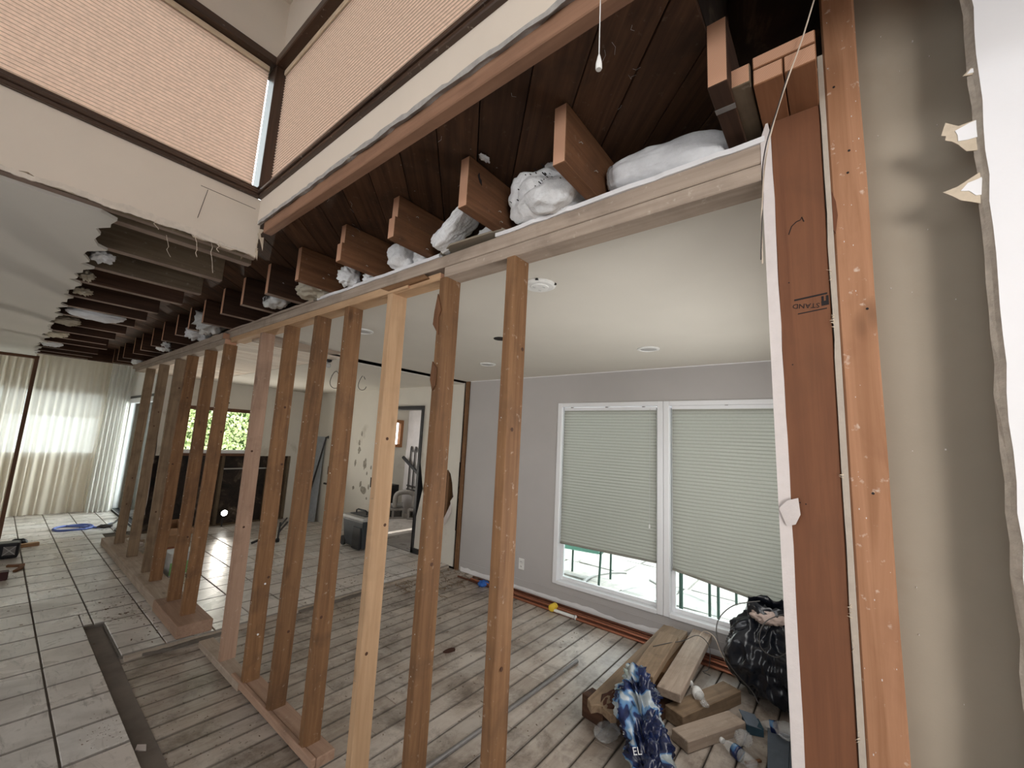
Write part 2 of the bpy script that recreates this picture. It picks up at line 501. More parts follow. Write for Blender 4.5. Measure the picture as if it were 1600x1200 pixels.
def link(name, me, mat, parent=None, origin=(0, 0, 0)):
    o = bpy.data.objects.new(name, me)
    mats = mat if isinstance(mat, (list, tuple)) else [mat]
    if not me.materials:
        for m in mats:
            me.materials.append(m)
    COL.objects.link(o)
    o.location = origin
    if parent:
        o.parent = parent
        o.location = Vector(origin) - Vector(wloc(parent))
    return o

def wloc(o):
    v = Vector(o.location)
    while o.parent:
        o = o.parent
        v += Vector(o.location)
    return v

def empty(name, loc, label, cat, group=None):
    o = bpy.data.objects.new(name, None)
    o.empty_display_size = 0.1
    COL.objects.link(o)
    o.location = loc
    return tag(o, label, cat, group)

class MB:
    """collects geometry in world coordinates; build() links ONE mesh object with its origin at the base of its bounds"""
    def __init__(self):
        self.v, self.f, self.mi, self.cur = [], [], [], 0
    def add(self, vs, fs, mi=None):
        b = len(self.v)
        self.v += [tuple(p) for p in vs]
        for f in fs:
            self.f.append([b + i for i in f])
            self.mi.append(self.cur if mi is None else mi)
        return self
    def box(self, lo, hi, mi=None, rot=None, piv=None):
        x0, y0, z0 = lo
        x1, y1, z1 = hi
        vs = [(x0, y0, z0), (x1, y0, z0), (x1, y1, z0), (x0, y1, z0), (x0, y0, z1), (x1, y0, z1), (x1, y1, z1), (x0, y1, z1)]
        if rot is not None:
            c = Vector(piv) if piv else Vector([(a + b) / 2 for a, b in zip(lo, hi)])
            vs = [rot @ (Vector(p) - c) + c for p in vs]
        return self.add(vs, [(0, 3, 2, 1), (4, 5, 6, 7), (0, 1, 5, 4), (1, 2, 6, 5), (2, 3, 7, 6), (3, 0, 4, 7)], mi)
    def prism(self, poly, axis, a, b, mi=None, mside=None):
        """poly: 2-D points in the two axes other than axis (in xyz order), extruded from a to b"""
        k = 'XYZ'.index(axis)
        def P(p, h):
            q = list(p)
            q.insert(k, h)
            return tuple(q)
        n = len(poly)
        vs = [P(p, a) for p in poly] + [P(p, b) for p in poly]
        base = len(self.v)
        self.v += vs
        self.f.append([base + i for i in range(n)][::-1]); self.mi.append(self.cur if mi is None else mi)
        self.f.append([base + n + i for i in range(n)]); self.mi.append(self.cur if mi is None else mi)
        for i in range(n):
            j = (i + 1) % n
            self.f.append([base + i, base + j, base + n + j, base + n + i])
            self.mi.append((self.cur if mi is None else mi) if mside is None else mside)
        return self
    def strip(self, edge, k, val, axis, a, b, mi=None, medge=None):
        """panel between a ragged 2-D edge and the straight line where coordinate k equals val, extruded along axis from a to b"""
        ax = 'XYZ'.index(axis)
        def P(p, h):
            q = list(p)
            q.insert(ax, h)
            return tuple(q)
        top = [((val, p[1]) if k == 0 else (p[0], val)) for p in edge]
        n = len(edge)
        vs = [P(p, a) for p in edge] + [P(p, a) for p in top] + [P(p, b) for p in edge] + [P(p, b) for p in top]
        m0 = self.cur if mi is None else mi
        m1 = m0 if medge is None else medge
        base = len(self.v)
        self.v += vs
        for i in range(n - 1):
            for q, m in (((i, i + 1, n + i + 1, n + i), m0), ((2 * n + i, 2 * n + i + 1, 3 * n + i + 1, 3 * n + i), m0),
                         ((i, i + 1, 2 * n + i + 1, 2 * n + i), m1), ((n + i, n + i + 1, 3 * n + i + 1, 3 * n + i), m0)):
                self.f.append([base + j for j in q]); self.mi.append(m)
        for i in (0, n - 1):
            self.f.append([base + i, base + n + i, base + 3 * n + i, base + 2 * n + i]); self.mi.append(m0)
        return self
    def ribbon(self, e1, e2, axis, a, b):
        ax = 'XYZ'.index(axis)
        def P(p, h):
            q = list(p)
            q.insert(ax, h)
            return tuple(q)
        n = min(len(e1), len(e2))
        vs = [P(p, a) for p in e1[:n]] + [P(p, a) for p in e2[:n]] + [P(p, b) for p in e1[:n]] + [P(p, b) for p in e2[:n]]
        fs = []
        for i in range(n - 1):
            fs += [(i, i + 1, n + i + 1, n + i), (2 * n + i, 2 * n + i + 1, 3 * n + i + 1, 3 * n + i), (i, i + 1, 2 * n + i + 1, 2 * n + i), (n + i, n + i + 1, 3 * n + i + 1, 3 * n + i)]
        fs += [(0, n, 3 * n, 2 * n), (n - 1, 2 * n - 1, 4 * n - 1, 3 * n - 1)]
        return self.add(vs, fs)
    def wire(self, path, r, seg=6, sub=6):
        """round wire along a smooth curve through the points"""
        P = [Vector(p) for p in path]
        out = []
        for i in range(len(P) - 1):
            p0, p1_, p2_, p3 = P[max(i - 1, 0)], P[i], P[i + 1], P[min(i + 2, len(P) - 1)]
            for k in range(sub):
                t = k / sub
                out.append(0.5 * ((2 * p1_) + (p2_ - p0) * t + (2 * p0 - 5 * p1_ + 4 * p2_ - p3) * t * t + (3 * p1_ - p0 - 3 * p2_ + p3) * t ** 3))
        out.append(P[-1])
        return self.tube(out, r, seg)
    def tube(self, path, r, seg=6, caps=True, mi=None):
        path = [Vector(p) for p in path]
        rings = []
        up = Vector((0, 0, 1))
        prev = None
        for i, p in enumerate(path):
            t = (path[min(i + 1, len(path) - 1)] - path[max(i - 1, 0)])
            if t.length < 1e-9:
                t = Vector((0, 0, 1))
            t.normalize()
            if prev is None:
                a = t.cross(up)
                if a.length < 1e-3:
                    a = t.cross(Vector((1, 0, 0)))
            else:
                a = prev - t * prev.dot(t)
                if a.length < 1e-6:
                    a = t.cross(up)
            a.normalize()
            prev = a
            b = t.cross(a)
            rr = r[i] if isinstance(r, (list, tuple)) else r
            rings.append([p + (a * math.cos(2 * math.pi * k / seg) + b * math.sin(2 * math.pi * k / seg)) * rr for k in range(seg)])
        vs = [q for ring in rings for q in ring]
        fs = []
        for i in range(len(rings) - 1):
            for k in range(seg):
                k2 = (k + 1) % seg
                fs.append((i * seg + k, i * seg + k2, (i + 1) * seg + k2, (i + 1) * seg + k))
        if caps:
            fs.append(tuple(range(seg))[::-1])
            fs.append(tuple((len(rings) - 1) * seg + k for k in range(seg)))
        return self.add(vs, fs, mi)
    def lathe(self, prof, c, seg=20, axis='Z', mi=None):
        vs, fs = [], []
        for (r, h) in prof:
            for k in range(seg):
                a = 2 * math.pi * k / seg
                x, y = r * math.cos(a), r * math.sin(a)
                p = {'Z': (x, y, h), 'X': (h, x, y), 'Y': (x, h, y)}[axis]
                vs.append((c[0] + p[0], c[1] + p[1], c[2] + p[2]))
        n = len(prof)
        for i in range(n - 1):
            for k in range(seg):
                k2 = (k + 1) % seg
                fs.append((i * seg + k, i * seg + k2, (i + 1) * seg + k2, (i + 1) * seg + k))
        fs.append(tuple(range(seg))[::-1])
        fs.append(tuple((n - 1) * seg + k for k in range(seg)))
        return self.add(vs, fs, mi)
    def grid(self, fn, nu, nv, mi=None):
        vs = [fn(i / nu, j / nv) for j in range(nv + 1) for i in range(nu + 1)]
        fs = [(j * (nu + 1) + i, j * (nu + 1) + i + 1, (j + 1) * (nu + 1) + i + 1, (j + 1) * (nu + 1) + i) for j in range(nv) for i in range(nu)]
        return self.add(vs, fs, mi)
    def build(self, name, mat, parent=None, bevel=0.0, smooth=False, solid=0.0, segs=1, recalc=True):
        lo = [min(p[i] for p in self.v) for i in range(3)]
        hi = [max(p[i] for p in self.v) for i in range(3)]
        org = ((lo[0] + hi[0]) / 2, (lo[1] + hi[1]) / 2, lo[2])
        me = bpy.data.meshes.new(name)
        me.from_pydata([(p[0] - org[0], p[1] - org[1], p[2] - org[2]) for p in self.v], [], self.f)
        for p, m in zip(me.polygons, self.mi):
            p.material_index = m
        if bevel or recalc:
            bm = bmesh.new()
            bm.from_mesh(me)
            if recalc:
                bmesh.ops.recalc_face_normals(bm, faces=bm.faces)
            if bevel:
                es = [e for e in bm.edges if len(e.link_faces) == 2 and e.calc_face_angle(0) > 0.5]
                bmesh.ops.bevel(bm, geom=es, offset=bevel, segments=segs, affect='EDGES', profile=0.6, clamp_overlap=True)
            bm.to_mesh(me)
            bm.free()
        if smooth:
            me.polygons.foreach_set('use_smooth', [True] * len(me.polygons))
        o = link(name, me, mat, parent, org)
        if solid:
            s = o.modifiers.new('thickness', 'SOLIDIFY')
            s.thickness = solid
            s.offset = 0
        return o

def member(name, lo, hi, mat, axis, parent=None, endmat=None, bevel=0.003, ends='both', warp=0.0):
    """a length of lumber: chamfered box, its cut ends in their own material; slightly warped when asked"""
    mb = MB()
    k = 'XYZ'.index(axis)
    n = 1 if not warp else 8
    ph = random.uniform(0, 6)
    def sec(t):
        h = lo[k] + (hi[k] - lo[k]) * t
        o = [i for i in range(3) if i != k]
        d0 = warp * math.sin(ph + 2.6 * t)
        d1 = warp * math.cos(ph * 1.7 + 3.1 * t)
        res = []
        for a, b in ((lo[o[0]], lo[o[1]]), (hi[o[0]], lo[o[1]]), (hi[o[0]], hi[o[1]]), (lo[o[0]], hi[o[1]])):
            p = [0, 0, 0]
            p[k], p[o[0]], p[o[1]] = h, a + d0, b + d1
            res.append(tuple(p))
        return res
    vs, fs, mi = [], [], []
    for i in range(n + 1):
        vs += sec(i / n)
    for i in range(n):
        for q in range(4):
            q2 = (q + 1) % 4
            fs.append((i * 4 + q, i * 4 + q2, i * 4 + 4 + q2, i * 4 + 4 + q))
            mi.append(0)
    fs.append((3, 2, 1, 0)); mi.append(1 if endmat and ends in ('both', 'lo') else 0)
    fs.append((n * 4, n * 4 + 1, n * 4 + 2, n * 4 + 3)); mi.append(1 if endmat and ends in ('both', 'hi') else 0)
    mb.v, mb.f, mb.mi = vs, fs, mi
    return mb.build(name, [mat] + ([endmat] if endmat else []), parent, bevel)

def structure(mb, name, mat, parent=None, label=None, bevel=0.0):
    o = mb.build(name, mat, parent, bevel)
    if not parent:
        tag(o, label, None, None, 'structure')
    return o

def jag(p, q, n, amp, seed=0, off=0.0):
    """a ragged line of 2-D points from p to q"""
    r = random.Random(seed)
    p, q = Vector(p), Vector(q)
    d = q - p
    nn = Vector((-d.y, d.x)).normalized()
    pts = []
    for i in range(n + 1):
        a = amp * r.uniform(-1, 1) if 0 < i < n else 0
        t = i / n + (r.uniform(-0.35, 0.35) / n if 0 < i < n else 0)
        c = p + d * t + nn * (a + off)
        pts.append((c.x, c.y))
    return pts

def blob_mesh(c, rad, amp, freq, seed, sub=4, power=2.0, rot=None, ridged=False):
    bm = bmesh.new()
    bmesh.ops.create_icosphere(bm, subdivisions=sub, radius=1.0)
    off = Vector((seed * 7.13, seed * 3.7, seed * 1.91))
    for v in bm.verts:
        d = v.co.normalized()
        k = (abs(d.x) ** power + abs(d.y) ** power + abs(d.z) ** power) ** (-1 / power)
        p = Vector((d.x * rad[0], d.y * rad[1], d.z * rad[2])) * k
        f = noise.fractal(d * freq + off, 0.8, 2.2, 4)
        if ridged:
            f = 0.6 - 1.6 * abs(f)
        p += d * amp * f
        v.co = p
    if rot is not None:
        bmesh.ops.rotate(bm, verts=bm.verts, cent=(0, 0, 0), matrix=rot)
    me = bpy.data.meshes.new('blob')
    bm.to_mesh(me)
    bm.free()
    me.polygons.foreach_set('use_smooth', [True] * len(me.polygons))
    return me

def blob(name, c, rad, amp, freq, seed, mat, parent=None, sub=4, power=2.0, rot=None, ridged=False):
    me = blob_mesh(c, rad, amp, freq, seed, sub, power, rot, ridged)
    me.name = name
    return link(name, me, mat, parent, c)

def rotz(a): return Matrix.Rotation(R(a), 3, 'Z')
def euler(a, b, c): return (Matrix.Rotation(R(c), 3, 'Z') @ Matrix.Rotation(R(b), 3, 'Y') @ Matrix.Rotation(R(a), 3, 'X'))

# ------------------------------------------------------------------ THE SETTING
GX = 3.787          # grey dining wall and white kitchen wall
WX = 1.165          # near face of the stud wall
YS = 3.85           # step between tiles and bare boards
YK = 7.85           # kitchen back wall
CX, CY = 0.675, 2.173   # corner of the clerestory

# ---- floor: slab, subfloor boards, tiles
mb = MB()
mb.box((-3.5, -3.0, -0.12), (GX + 0.12, YS, -0.016))
mb.box((-3.5, YS, -0.12), (6.6, 10.6, -0.016))
floor = structure(mb, 'floor', flat('dark_joint_base', (0.035, 0.027, 0.02), 0.95))  # dark slab colour seen through the gaps between boards
mb = MB()     # mortar bed under the tiles
mb.prism([(-3.5, -3.0), (0.64, -3.0), (0.64, 4.62), (0.757, 4.60), (0.757, 3.90), (0.80, 3.86), (0.93, 3.83), (1.02, 3.80), (1.3, 3.83), (1.7, 3.84), (2.3, 3.81), (2.8, 3.86), (3.3, 3.90), (3.78, 3.92), (3.78, 7.9), (6.6, 7.9), (6.6, 10.6), (-3.5, 10.6)], 'Z', -0.015, 0.021)
mb.build('mortar_bed', M['grout'], floor)
# boards running along X
r = random.Random(3)
pitch = 0.1275
y = 0.117
while y < 3.83:
    x0 = 0.60 if y > 0.0 else 1.2
    xs = [x0]
    x = x0 + r.uniform(0.4, 2.2)
    while x < GX - 0.5:
        xs.append(x)
        x += r.uniform(1.3, 2.6)
    xs.append(GX)
    for a, b in zip(xs, xs[1:]):
        z = r.uniform(-0.0015, 0.0015)
        MB().box((a + 0.001, y + 0.003, -0.018), (b - 0.001, y + pitch - 0.0038, z)).build('floorboard', M['plank'], floor, 0.0022)
    y += pitch
# the last bit of board under the L-shaped cut-out
MB().box((0.60, 3.83, -0.018), (0.77, 4.64, -0.001)).build('floorboard', M['plank'], floor, 0.002)

mb = MB()
e1 = [(0.77 + 3.0 * i / 90, 3.835 + 0.02 * noise.noise(Vector((i * 0.21, 1, 0))) + 0.012 * noise.noise(Vector((i * 0.9, 4, 0))) + (0.05 * max(0, (i - 40) / 50))) for i in range(91)]
mb.strip(e1, 1, 3.96, 'Z', -0.001, 0.0222)
mb.build('mortar_edge', paint('dusty_mortar', (0.42, 0.36, 0.30), 0.95, 0.15, 14.0, 0.5, (0.16, 0.12, 0.09), 0.5, 5.0), floor)
mb = MB().prism([(0.646, 2.2), (0.735, 2.2), (0.742, 3.4), (0.752, 3.86), (0.752, 4.60), (0.646, 4.60)], 'Z', 0.0016, 0.0032)
mb.build('tar_strip', paint('grey_brown_tar_paper', (0.175, 0.15, 0.13), 0.8, 0.2, 5.0, 0.2, (0.10, 0.08, 0.065), 0.6, 3.0), floor)
TS = 0.2955
def tile_mesh(sx, sy):
    mb = MB()
    c = 0.0025
    mb.add([(0, 0, 0), (sx, 0, 0), (sx, sy, 0), (0, sy, 0), (0, 0, .006), (sx, 0, .006), (sx, sy, .006), (0, sy, .006), (c, c, .0085), (sx - c, c, .0085), (sx - c, sy - c, .0085), (c, sy - c, .0085)],
           [(0, 1, 5, 4), (1, 2, 6, 5), (2, 3, 7, 6), (3, 0, 4, 7), (4, 5, 9, 8), (5, 6, 10, 9), (6, 7, 11, 10), (7, 4, 8, 11), (8, 9, 10, 11)])
    me = bpy.data.meshes.new('tile')
    me.from_pydata(mb.v, [], mb.f)
    me.materials.append(M['tile'])
    return me
_tm = {}
def put_tile(x, y, sx, sy):
    key = (round(sx, 3), round(sy, 3))
    if key not in _tm:
        _tm[key] = tile_mesh(*key)
    o = bpy.data.objects.new('tile', _tm[key])
    COL.objects.link(o)
    o.parent = floor
    o.location = Vector((x, y, 0.0215 + random.uniform(-.0006, .0006))) - Vector(floor.location)
GV, GH = 0.010, 0.0075
def tile_field(x0, x1, y0, y1, xa, ya, keep):
    i = math.floor((x0 - xa) / TS)
    while xa + i * TS < x1:
        j = math.floor((y0 - ya) / TS)
        while ya + j * TS < y1:
            a, b = xa + i * TS + GV / 2, ya + j * TS + GH / 2
            a2, b2 = a + TS - GV, b + TS - GH
            for q in keep(a, b, a2, b2):
                if q[2] - q[0] > 0.03 and q[3] - q[1] > 0.03:
                    put_tile(q[0], q[1], q[2] - q[0], q[3] - q[1])
            j += 1
        i += 1
def keep_living(a, b, a2, b2):
    if a >= 1.165 and b < 7.9: return []
    a2 = min(a2, 1.16) if b < 7.9 else min(a2, 1.5)
    if a2 <= 0.645: return [(a, b, a2, b2)]
    if a < 0.645:                                   # column that the cut-out runs through
        if b >= 4.62: return [(a, b, a2, b2)]
        if b2 <= 4.62: return [(a, b, 0.643, b2)]
        return [(a, b, 0.643, b2), (0.65, 4.62, a2, b2)]
    if b2 < 3.9: return []
    if b < 3.9: b = 3.885
    if a < 0.76:
        if b2 <= 4.6: return [(0.762, b, a2, b2)]
        if b < 4.6: return [(0.762, b, a2, 4.6), (a, 4.605, a2, b2)]
    return [(a, b, a2, b2)]
tile_field(-0.1, 1.5, 2.3, 10.3, 0.408 - TS, 3.128, keep_living)
def keep_kitchen(a, b, a2, b2):
    a = max(a, 1.17)
    a2 = min(a2, GX - 0.01)
    b2 = min(b2, YK - 0.01)
    lim = 3.87 + 0.02 * max(0, a - 2.0)
    if b2 < lim + 0.05: return []
    return [(a, max(b, lim), a2, b2)]
tile_field(1.17, GX, 3.85, YK, 0.408 + TS * 2, 3.128, keep_kitchen)
mb = MB()      # plain tiled floor of the back room and the unseen rest of the living room
mb.box((GX + 0.005, 3.9, 0.02), (6.6, 7.3, 0.03))
mb.build('back_room_tiling', M['tile'], floor)
mb = MB()
mb.box((-3.5, 2.3, 0.02), (0.0, 10.5, 0.028))
mb.box((-3.5, -3.0, 0.02), (0.643, 2.3, 0.028))
mb.build('living_room_tiling', M['tile'], floor)

# ---- right-hand (near) wall of the dining room, its drywall and the wall with the stripped drywall
mb = MB().box((1.26, 0.0, 0.0), (GX, 0.095, 2.46))
structure(mb, 'wall_dining_near', M['greywall'])
mb = MB()
pts = jag((0.095, 0.0), (0.100, 2.0), 26, 0.0012, 4)
poly = [(0.114, 0.0)] + [(a, b) for a, b in [(0.117, 0.8), (0.121, 1.6), (0.125, 2.3), (0.126, 2.43)]] + [(0.118, 2.475), (0.108, 2.42), (0.103, 2.2)] + pts[::-1]
poly = [(a - (0.002 if b < 2.4 else 0), b) for a, b in poly]
e1 = jag((0.080, 0.0), (0.104, 2.43), 30, 0.0014, 4)
e2 = [(0.097 + 0.0305 * min(1.0, b / 2.3) ** 0.8, b) for a, b in e1]
mb.ribbon(e1 + [(0.110, 2.475)], e2 + [(0.113, 2.475)], 'X', WX - 0.002, WX + 0.03)
mb.box((WX + 0.03, 0.096, 0.0), (GX, 0.116, 2.344))
dw = structure(mb, 'wall_dining_drywall', M['gypsum'])
# drywall on the other side of that wall, only its edge shows
mb = MB()
mb.strip(jag((-0.0005, 0.0), (-0.0015, 2.6), 26, 0.0014, 9), 0, -0.0122, 'X', WX - 0.004, 1.255)
mb.box((1.2, -0.0122, 0.0), (1.262, 0.002, 2.6))
structure(mb, 'wall_cavity_drywall', paint('drywall_edge_paper', (0.42, 0.36, 0.30), 0.9, 0.08, 25.0, 0.4))
# far side drywall of the stripped wall, seen from its back
mb = MB().box((1.256, -3.0, 0.0), (1.27, -0.0125, 3.2))
structure(mb, 'wall_cavity_back', M['paperback'])
# near drywall, cut at about y = -0.25
edge = jag((-0.224, 0.0), (-0.262, 1.0), 22, 0.0022, 21) + jag((-0.262, 1.0), (-0.249, 1.9), 20, 0.003, 22)[1:] + jag((-0.249, 1.9), (-0.268, 3.2), 20, 0.003, 23)[1:]
edge = [(a + 0.0 + (0.012 if b < 0.8 else 0.0), b) for a, b in edge]
edge = []
for i in range(60):
    z = 3.2 * i / 59
    base = -0.219 - 0.0165 * z
    edge.append((base + random.uniform(-0.0025, 0.0025), z))
mb = MB()
mb.strip(edge, 0, -3.0, 'X', WX - 0.013, WX - 0.001, 0, 1)
near = structure(mb, 'wall_near', [M['drywall_white'], M['torn']])
rr = random.Random(17)
mb = MB()
vs, fs = [], []
for i, (a, z) in enumerate(edge):
    vs += [(WX - 0.0128, a - 0.0005, z), (WX - 0.006, a + 0.006 + rr.uniform(-.001, .0015), z + rr.uniform(-.004, .004)), (WX - 0.0005, a + 0.0125 + rr.uniform(-.0015, .002), z), (WX - 0.0005, a - 0.001, z)]
for i in range(len(edge) - 1):
    for q in range(4):
        q2 = (q + 1) % 4
        fs.append((i * 4 + q, i * 4 + q2, i * 4 + 4 + q2, i * 4 + 4 + q))
mb.add(vs, fs)
mb.build('broken_gypsum_edge', paint('broken_gypsum', (0.42, 0.37, 0.31), 0.9, 0.15, 60.0, 0.6), near)
def flap(pts, inner, x, bow):
    """a torn flap of drywall paper: tan backing with a white torn face on it"""
    def sheet(poly, dx, name, mat, parent):
        c = Vector((sum(p[0] for p in poly) / len(poly), sum(p[1] for p in poly) / len(poly)))
        ymax = max(p[0] for p in pts)
        def X(p): return x + dx + bow * (p[0] - ymax) ** 2 * 60
        vs = [(X(p), p[0], p[1]) for p in poly] + [(X(c), c.x, c.y)]
        n = len(poly)
        mb = MB().add(vs, [(i, (i + 1) % n, n) for i in range(n)])
        return mb.build(name, mat, parent, solid=0.0012)
    a = sheet(pts, 0, 'torn_paper_flap', M['torn'], near)
    sheet(inner, -0.0012, 'white_paper_layer', M['drywall_white'], a)
flap([(-0.257, 2.302), (-0.225, 2.296), (-0.207, 2.312), (-0.203, 2.30), (-0.199, 2.285), (-0.206, 2.282), (-0.204, 2.272), (-0.213, 2.266), (-0.222, 2.255), (-0.232, 2.236), (-0.25, 2.232), (-0.262, 2.238)],
     [(-0.256, 2.30), (-0.24, 2.296), (-0.231, 2.292), (-0.219, 2.287), (-0.222, 2.276), (-0.222, 2.262), (-0.235, 2.26), (-0.26, 2.262)], WX - 0.006, 0.02)
flap([(-0.256, 2.19), (-0.237, 2.178), (-0.214, 2.163), (-0.193, 2.158), (-0.206, 2.145), (-0.217, 2.132), (-0.232, 2.124), (-0.244, 2.117), (-0.256, 2.12)],
     [(-0.255, 2.176), (-0.243, 2.17), (-0.229, 2.166), (-0.218, 2.152), (-0.23, 2.148), (-0.238, 2.136), (-0.255, 2.134)], WX - 0.006, 0.02)
flap([(-0.265, 2.42), (-0.25, 2.417), (-0.238, 2.405), (-0.25, 2.402), (-0.264, 2.40)],
     [(-0.262, 2.416), (-0.25, 2.414), (-0.244, 2.406), (-0.262, 2.404)], WX - 0.006, 0.02)
# small white plaster crumbs stuck on the cavity paper
mb = MB()
for i in range(26):
    y, z = random.uniform(-0.22, -0.09), random.uniform(0.3, 2.7)
    s = random.uniform(0.0008, 0.0022)
    mb.box((1.2535, y, z), (1.2565, y + s, z + s * 1.6))
o = mb.build('plaster_crumbs', M['gypsum'])
tag(o, 'white plaster crumbs stuck to the tan cavity paper', 'plaster', None, 'stuff')

# ---- dining room: grey wall with two windows
W1 = (1.252, 2.375)    # y range, outer frame
W2 = (0.125, 1.2485)
WZ = (0.19, 2.035)
mb = MB()
t0, t1 = GX, GX + 0.12
mb.box((t0, W1[1], 0.0), (t1, 3.73, 2.45))
mb.box((t0, 0.0, 0.0), (t1, W1[1], WZ[0] - 0.005))
mb.box((t0, 0.0, WZ[1]), (t1, W1[1], 2.45))
mb.box((t0, W2[1], WZ[0] - 0.005), (t1, W1[0], WZ[1]))
mb.box((t0, 0.0, WZ[0] - 0.005), (t1, W2[0], WZ[1]))
gw = structure(mb, 'wall_dining', M['greywall'])
# line left by the old baseboard and torn paper strip along the bottom
mb = MB().box((GX - 0.004, 0.12, 0.118), (GX + 0.001, 3.72, 0.124))
mb.build('paint_ridge', M['greywall'], gw)
mb = MB()
rr = random.Random(5)
pts_t = []
nseg = 60
for i in range(nseg + 1):
    y = 0.12 + 3.58 * i / nseg
    h = 0.052 + 0.03 * noise.noise(Vector((y * 2.7, 0, 0))) + rr.uniform(-0.006, 0.006)
    pts_t.append((y, max(0.02, h)))
mb.strip(pts_t, 1, 0.004, 'X', GX - 0.003, GX + 0.001)
mb.build('torn_paper_strip', M['drywall_white'], gw)

def window(idx, yr, zr, x):
    lo, hi = yr
    mb = MB()
    f = 0.052
    for a, b in (((x - 0.012, lo, zr[0]), (x + 0.09, lo + f, zr[1])), ((x - 0.012, hi - f, zr[0]), (x + 0.09, hi, zr[1])),
                 ((x - 0.012, lo + f, zr[1] - 0.042), (x + 0.09, hi - f, zr[1])), ((x - 0.02, lo + f, zr[0]), (x + 0.09, hi - f, zr[0] + 0.035))):
        mb.box(a, b)
    w = structure(mb, 'window_%d' % idx, M['white'], None, None, 0.004)
    mb = MB()
    g = 0.03
    x1 = x + 0.055
    for a, b in (((x1, lo + f, zr[0] + 0.035), (x1 + 0.03, lo + f + g, zr[1] - f)), ((x1, hi - f - g, zr[0] + 0.035), (x1 + 0.03, hi - f, zr[1] - f)),
                 ((x1, lo + f + g, zr[1] - f - g), (x1 + 0.03, hi - f - g, zr[1] - f)), ((x1, lo + f + g, zr[0] + 0.035), (x1 + 0.03, hi - f - g, zr[0] + 0.035 + g))):
        mb.box(a, b)
    mb.build('sash', M['white'], w, 0.003)
    mb = MB().box((x1 + 0.012, lo + f + g, zr[0] + 0.06), (x1 + 0.017, hi - f - g, zr[1] - f - g))
    mb.build('pane', M['glass'], w)
    return w
window(1, W1, WZ, GX)
window(2, W2, WZ, GX)

def cell_shade(name, y0, y1, ztop, zb0, zb1, x, mat, label, cord=False, slant=None):
    """cellular shade hanging in a plane of constant x; bottom edge from zb0 (at y0) to zb1 (at y1)"""
    root = empty(name, (x, (y0 + y1) / 2, min(zb0, zb1)), label, 'blind', 'grey-green dining room shades')
    MB().box((x - 0.014, y0, ztop - 0.012), (x + 0.018, y1, ztop + 0.02)).build('headrail', M['white'], root, 0.003)
    n = 47
    mb = MB()
    def fn(u, v):
        y = y0 + (y1 - y0) * u
        k = round(v * n * 2)
        zb = zb0 + (zb1 - zb0) * u
        z = ztop - 0.012 + (zb + 0.018 - ztop + 0.012) * v
        return (x + (0.002 if k % 2 else -0.002), y, z)
    mb.grid(fn, 2, n * 2)
    mb.build('pleated_fabric', mat, root, recalc=False)
    mb = MB()
    a, b = Vector((x, y0, zb0)), Vector((x, y1, zb1))
    mb.add([(x - 0.011, y0, zb0), (x + 0.011, y0, zb0), (x + 0.011, y0, zb0 + 0.02), (x - 0.011, y0, zb0 + 0.02),
            (x - 0.011, y1, zb1), (x + 0.011, y1, zb1), (x + 0.011, y1, zb1 + 0.02), (x - 0.011, y1, zb1 + 0.02)],
           [(0, 1, 2, 3), (7, 6, 5, 4), (0, 4, 5, 1), (1, 5, 6, 2), (2, 6, 7, 3), (3, 7, 4, 0)])
    mb.build('bottom_rail', M['shade'], root, 0.002)
    for q in ((0.12, 0.5, 0.9) if cord else (0.1, 0.55)):
        yy = y0 + (y1 - y0) * q
        MB().box((x - 0.02, yy - 0.012, ztop + 0.016), (x + 0.01, yy + 0.012, ztop + 0.024)).build('bracket', M['steel'], root)
    if cord:
        yy = y0 + 0.055
        MB().tube([(x - 0.02, yy, ztop), (x - 0.02, yy, 0.92)], 0.0015, 5).build('pull_cord', M['lightgrey'], root)
        MB().lathe([(0.002, 0.035), (0.006, 0.03), (0.007, 0.0)], (x - 0.02, yy, 0.89), 8).build('cord_tassel', M['whiteplastic'], root)
    return root
cell_shade('cellular_shade', 1.316, 2.302, 1.965, 0.60, 0.585, GX + 0.012, M['shade'], 'grey-green cellular shade with level bottom in the window next to the outlet', True)
cell_shade('cellular_shade', 0.180, 1.174, 1.972, 0.44, 0.575, GX + 0.012, M['shade'], 'grey-green cellular shade drooping lower at one end above the black bag')

# outlet
o = empty('wall_outlet', (GX, 2.779, 0.28), 'white duplex outlet low on the grey wall beside the window', 'outlet')
MB().box((GX - 0.006, 2.742, 0.225), (GX, 2.816, 0.34)).build('cover_plate', M['whiteplastic'], o, 0.003)
for z in (0.258, 0.307):
    s = MB().lathe([(0.0165, 0.0), (0.0165, 0.003), (0.014, 0.004)], (GX - 0.0095, 2.779, z), 14, 'X').build('socket', M['whiteplastic'], o)
    MB().box((GX - 0.0105, 2.771, z - 0.006), (GX - 0.009, 2.774, z + 0.006)).box((GX - 0.0105, 2.784, z - 0.006), (GX - 0.009, 2.787, z + 0.006)).build('slot', M['ink'], s)

# dining ceiling
mb = MB()
mb.prism([(1.258, 0.116), (GX, 0.116), (GX, 3.79), (2.6, 3.775), (2.0, 3.765), (1.85, 3.76), (1.7, 3.66), (1.5, 3.57), (1.258, 3.52)], 'Z', 2.344, 2.357)
dc = structure(mb, 'ceiling', M['ceil'])
# torn caulk line at the wall
mb = MB().box((GX - 0.012, 0.12, 2.338), (GX + 0.0, 3.72, 2.3445))
mb.build('torn_tape_line', M['drywall_white'], dc)

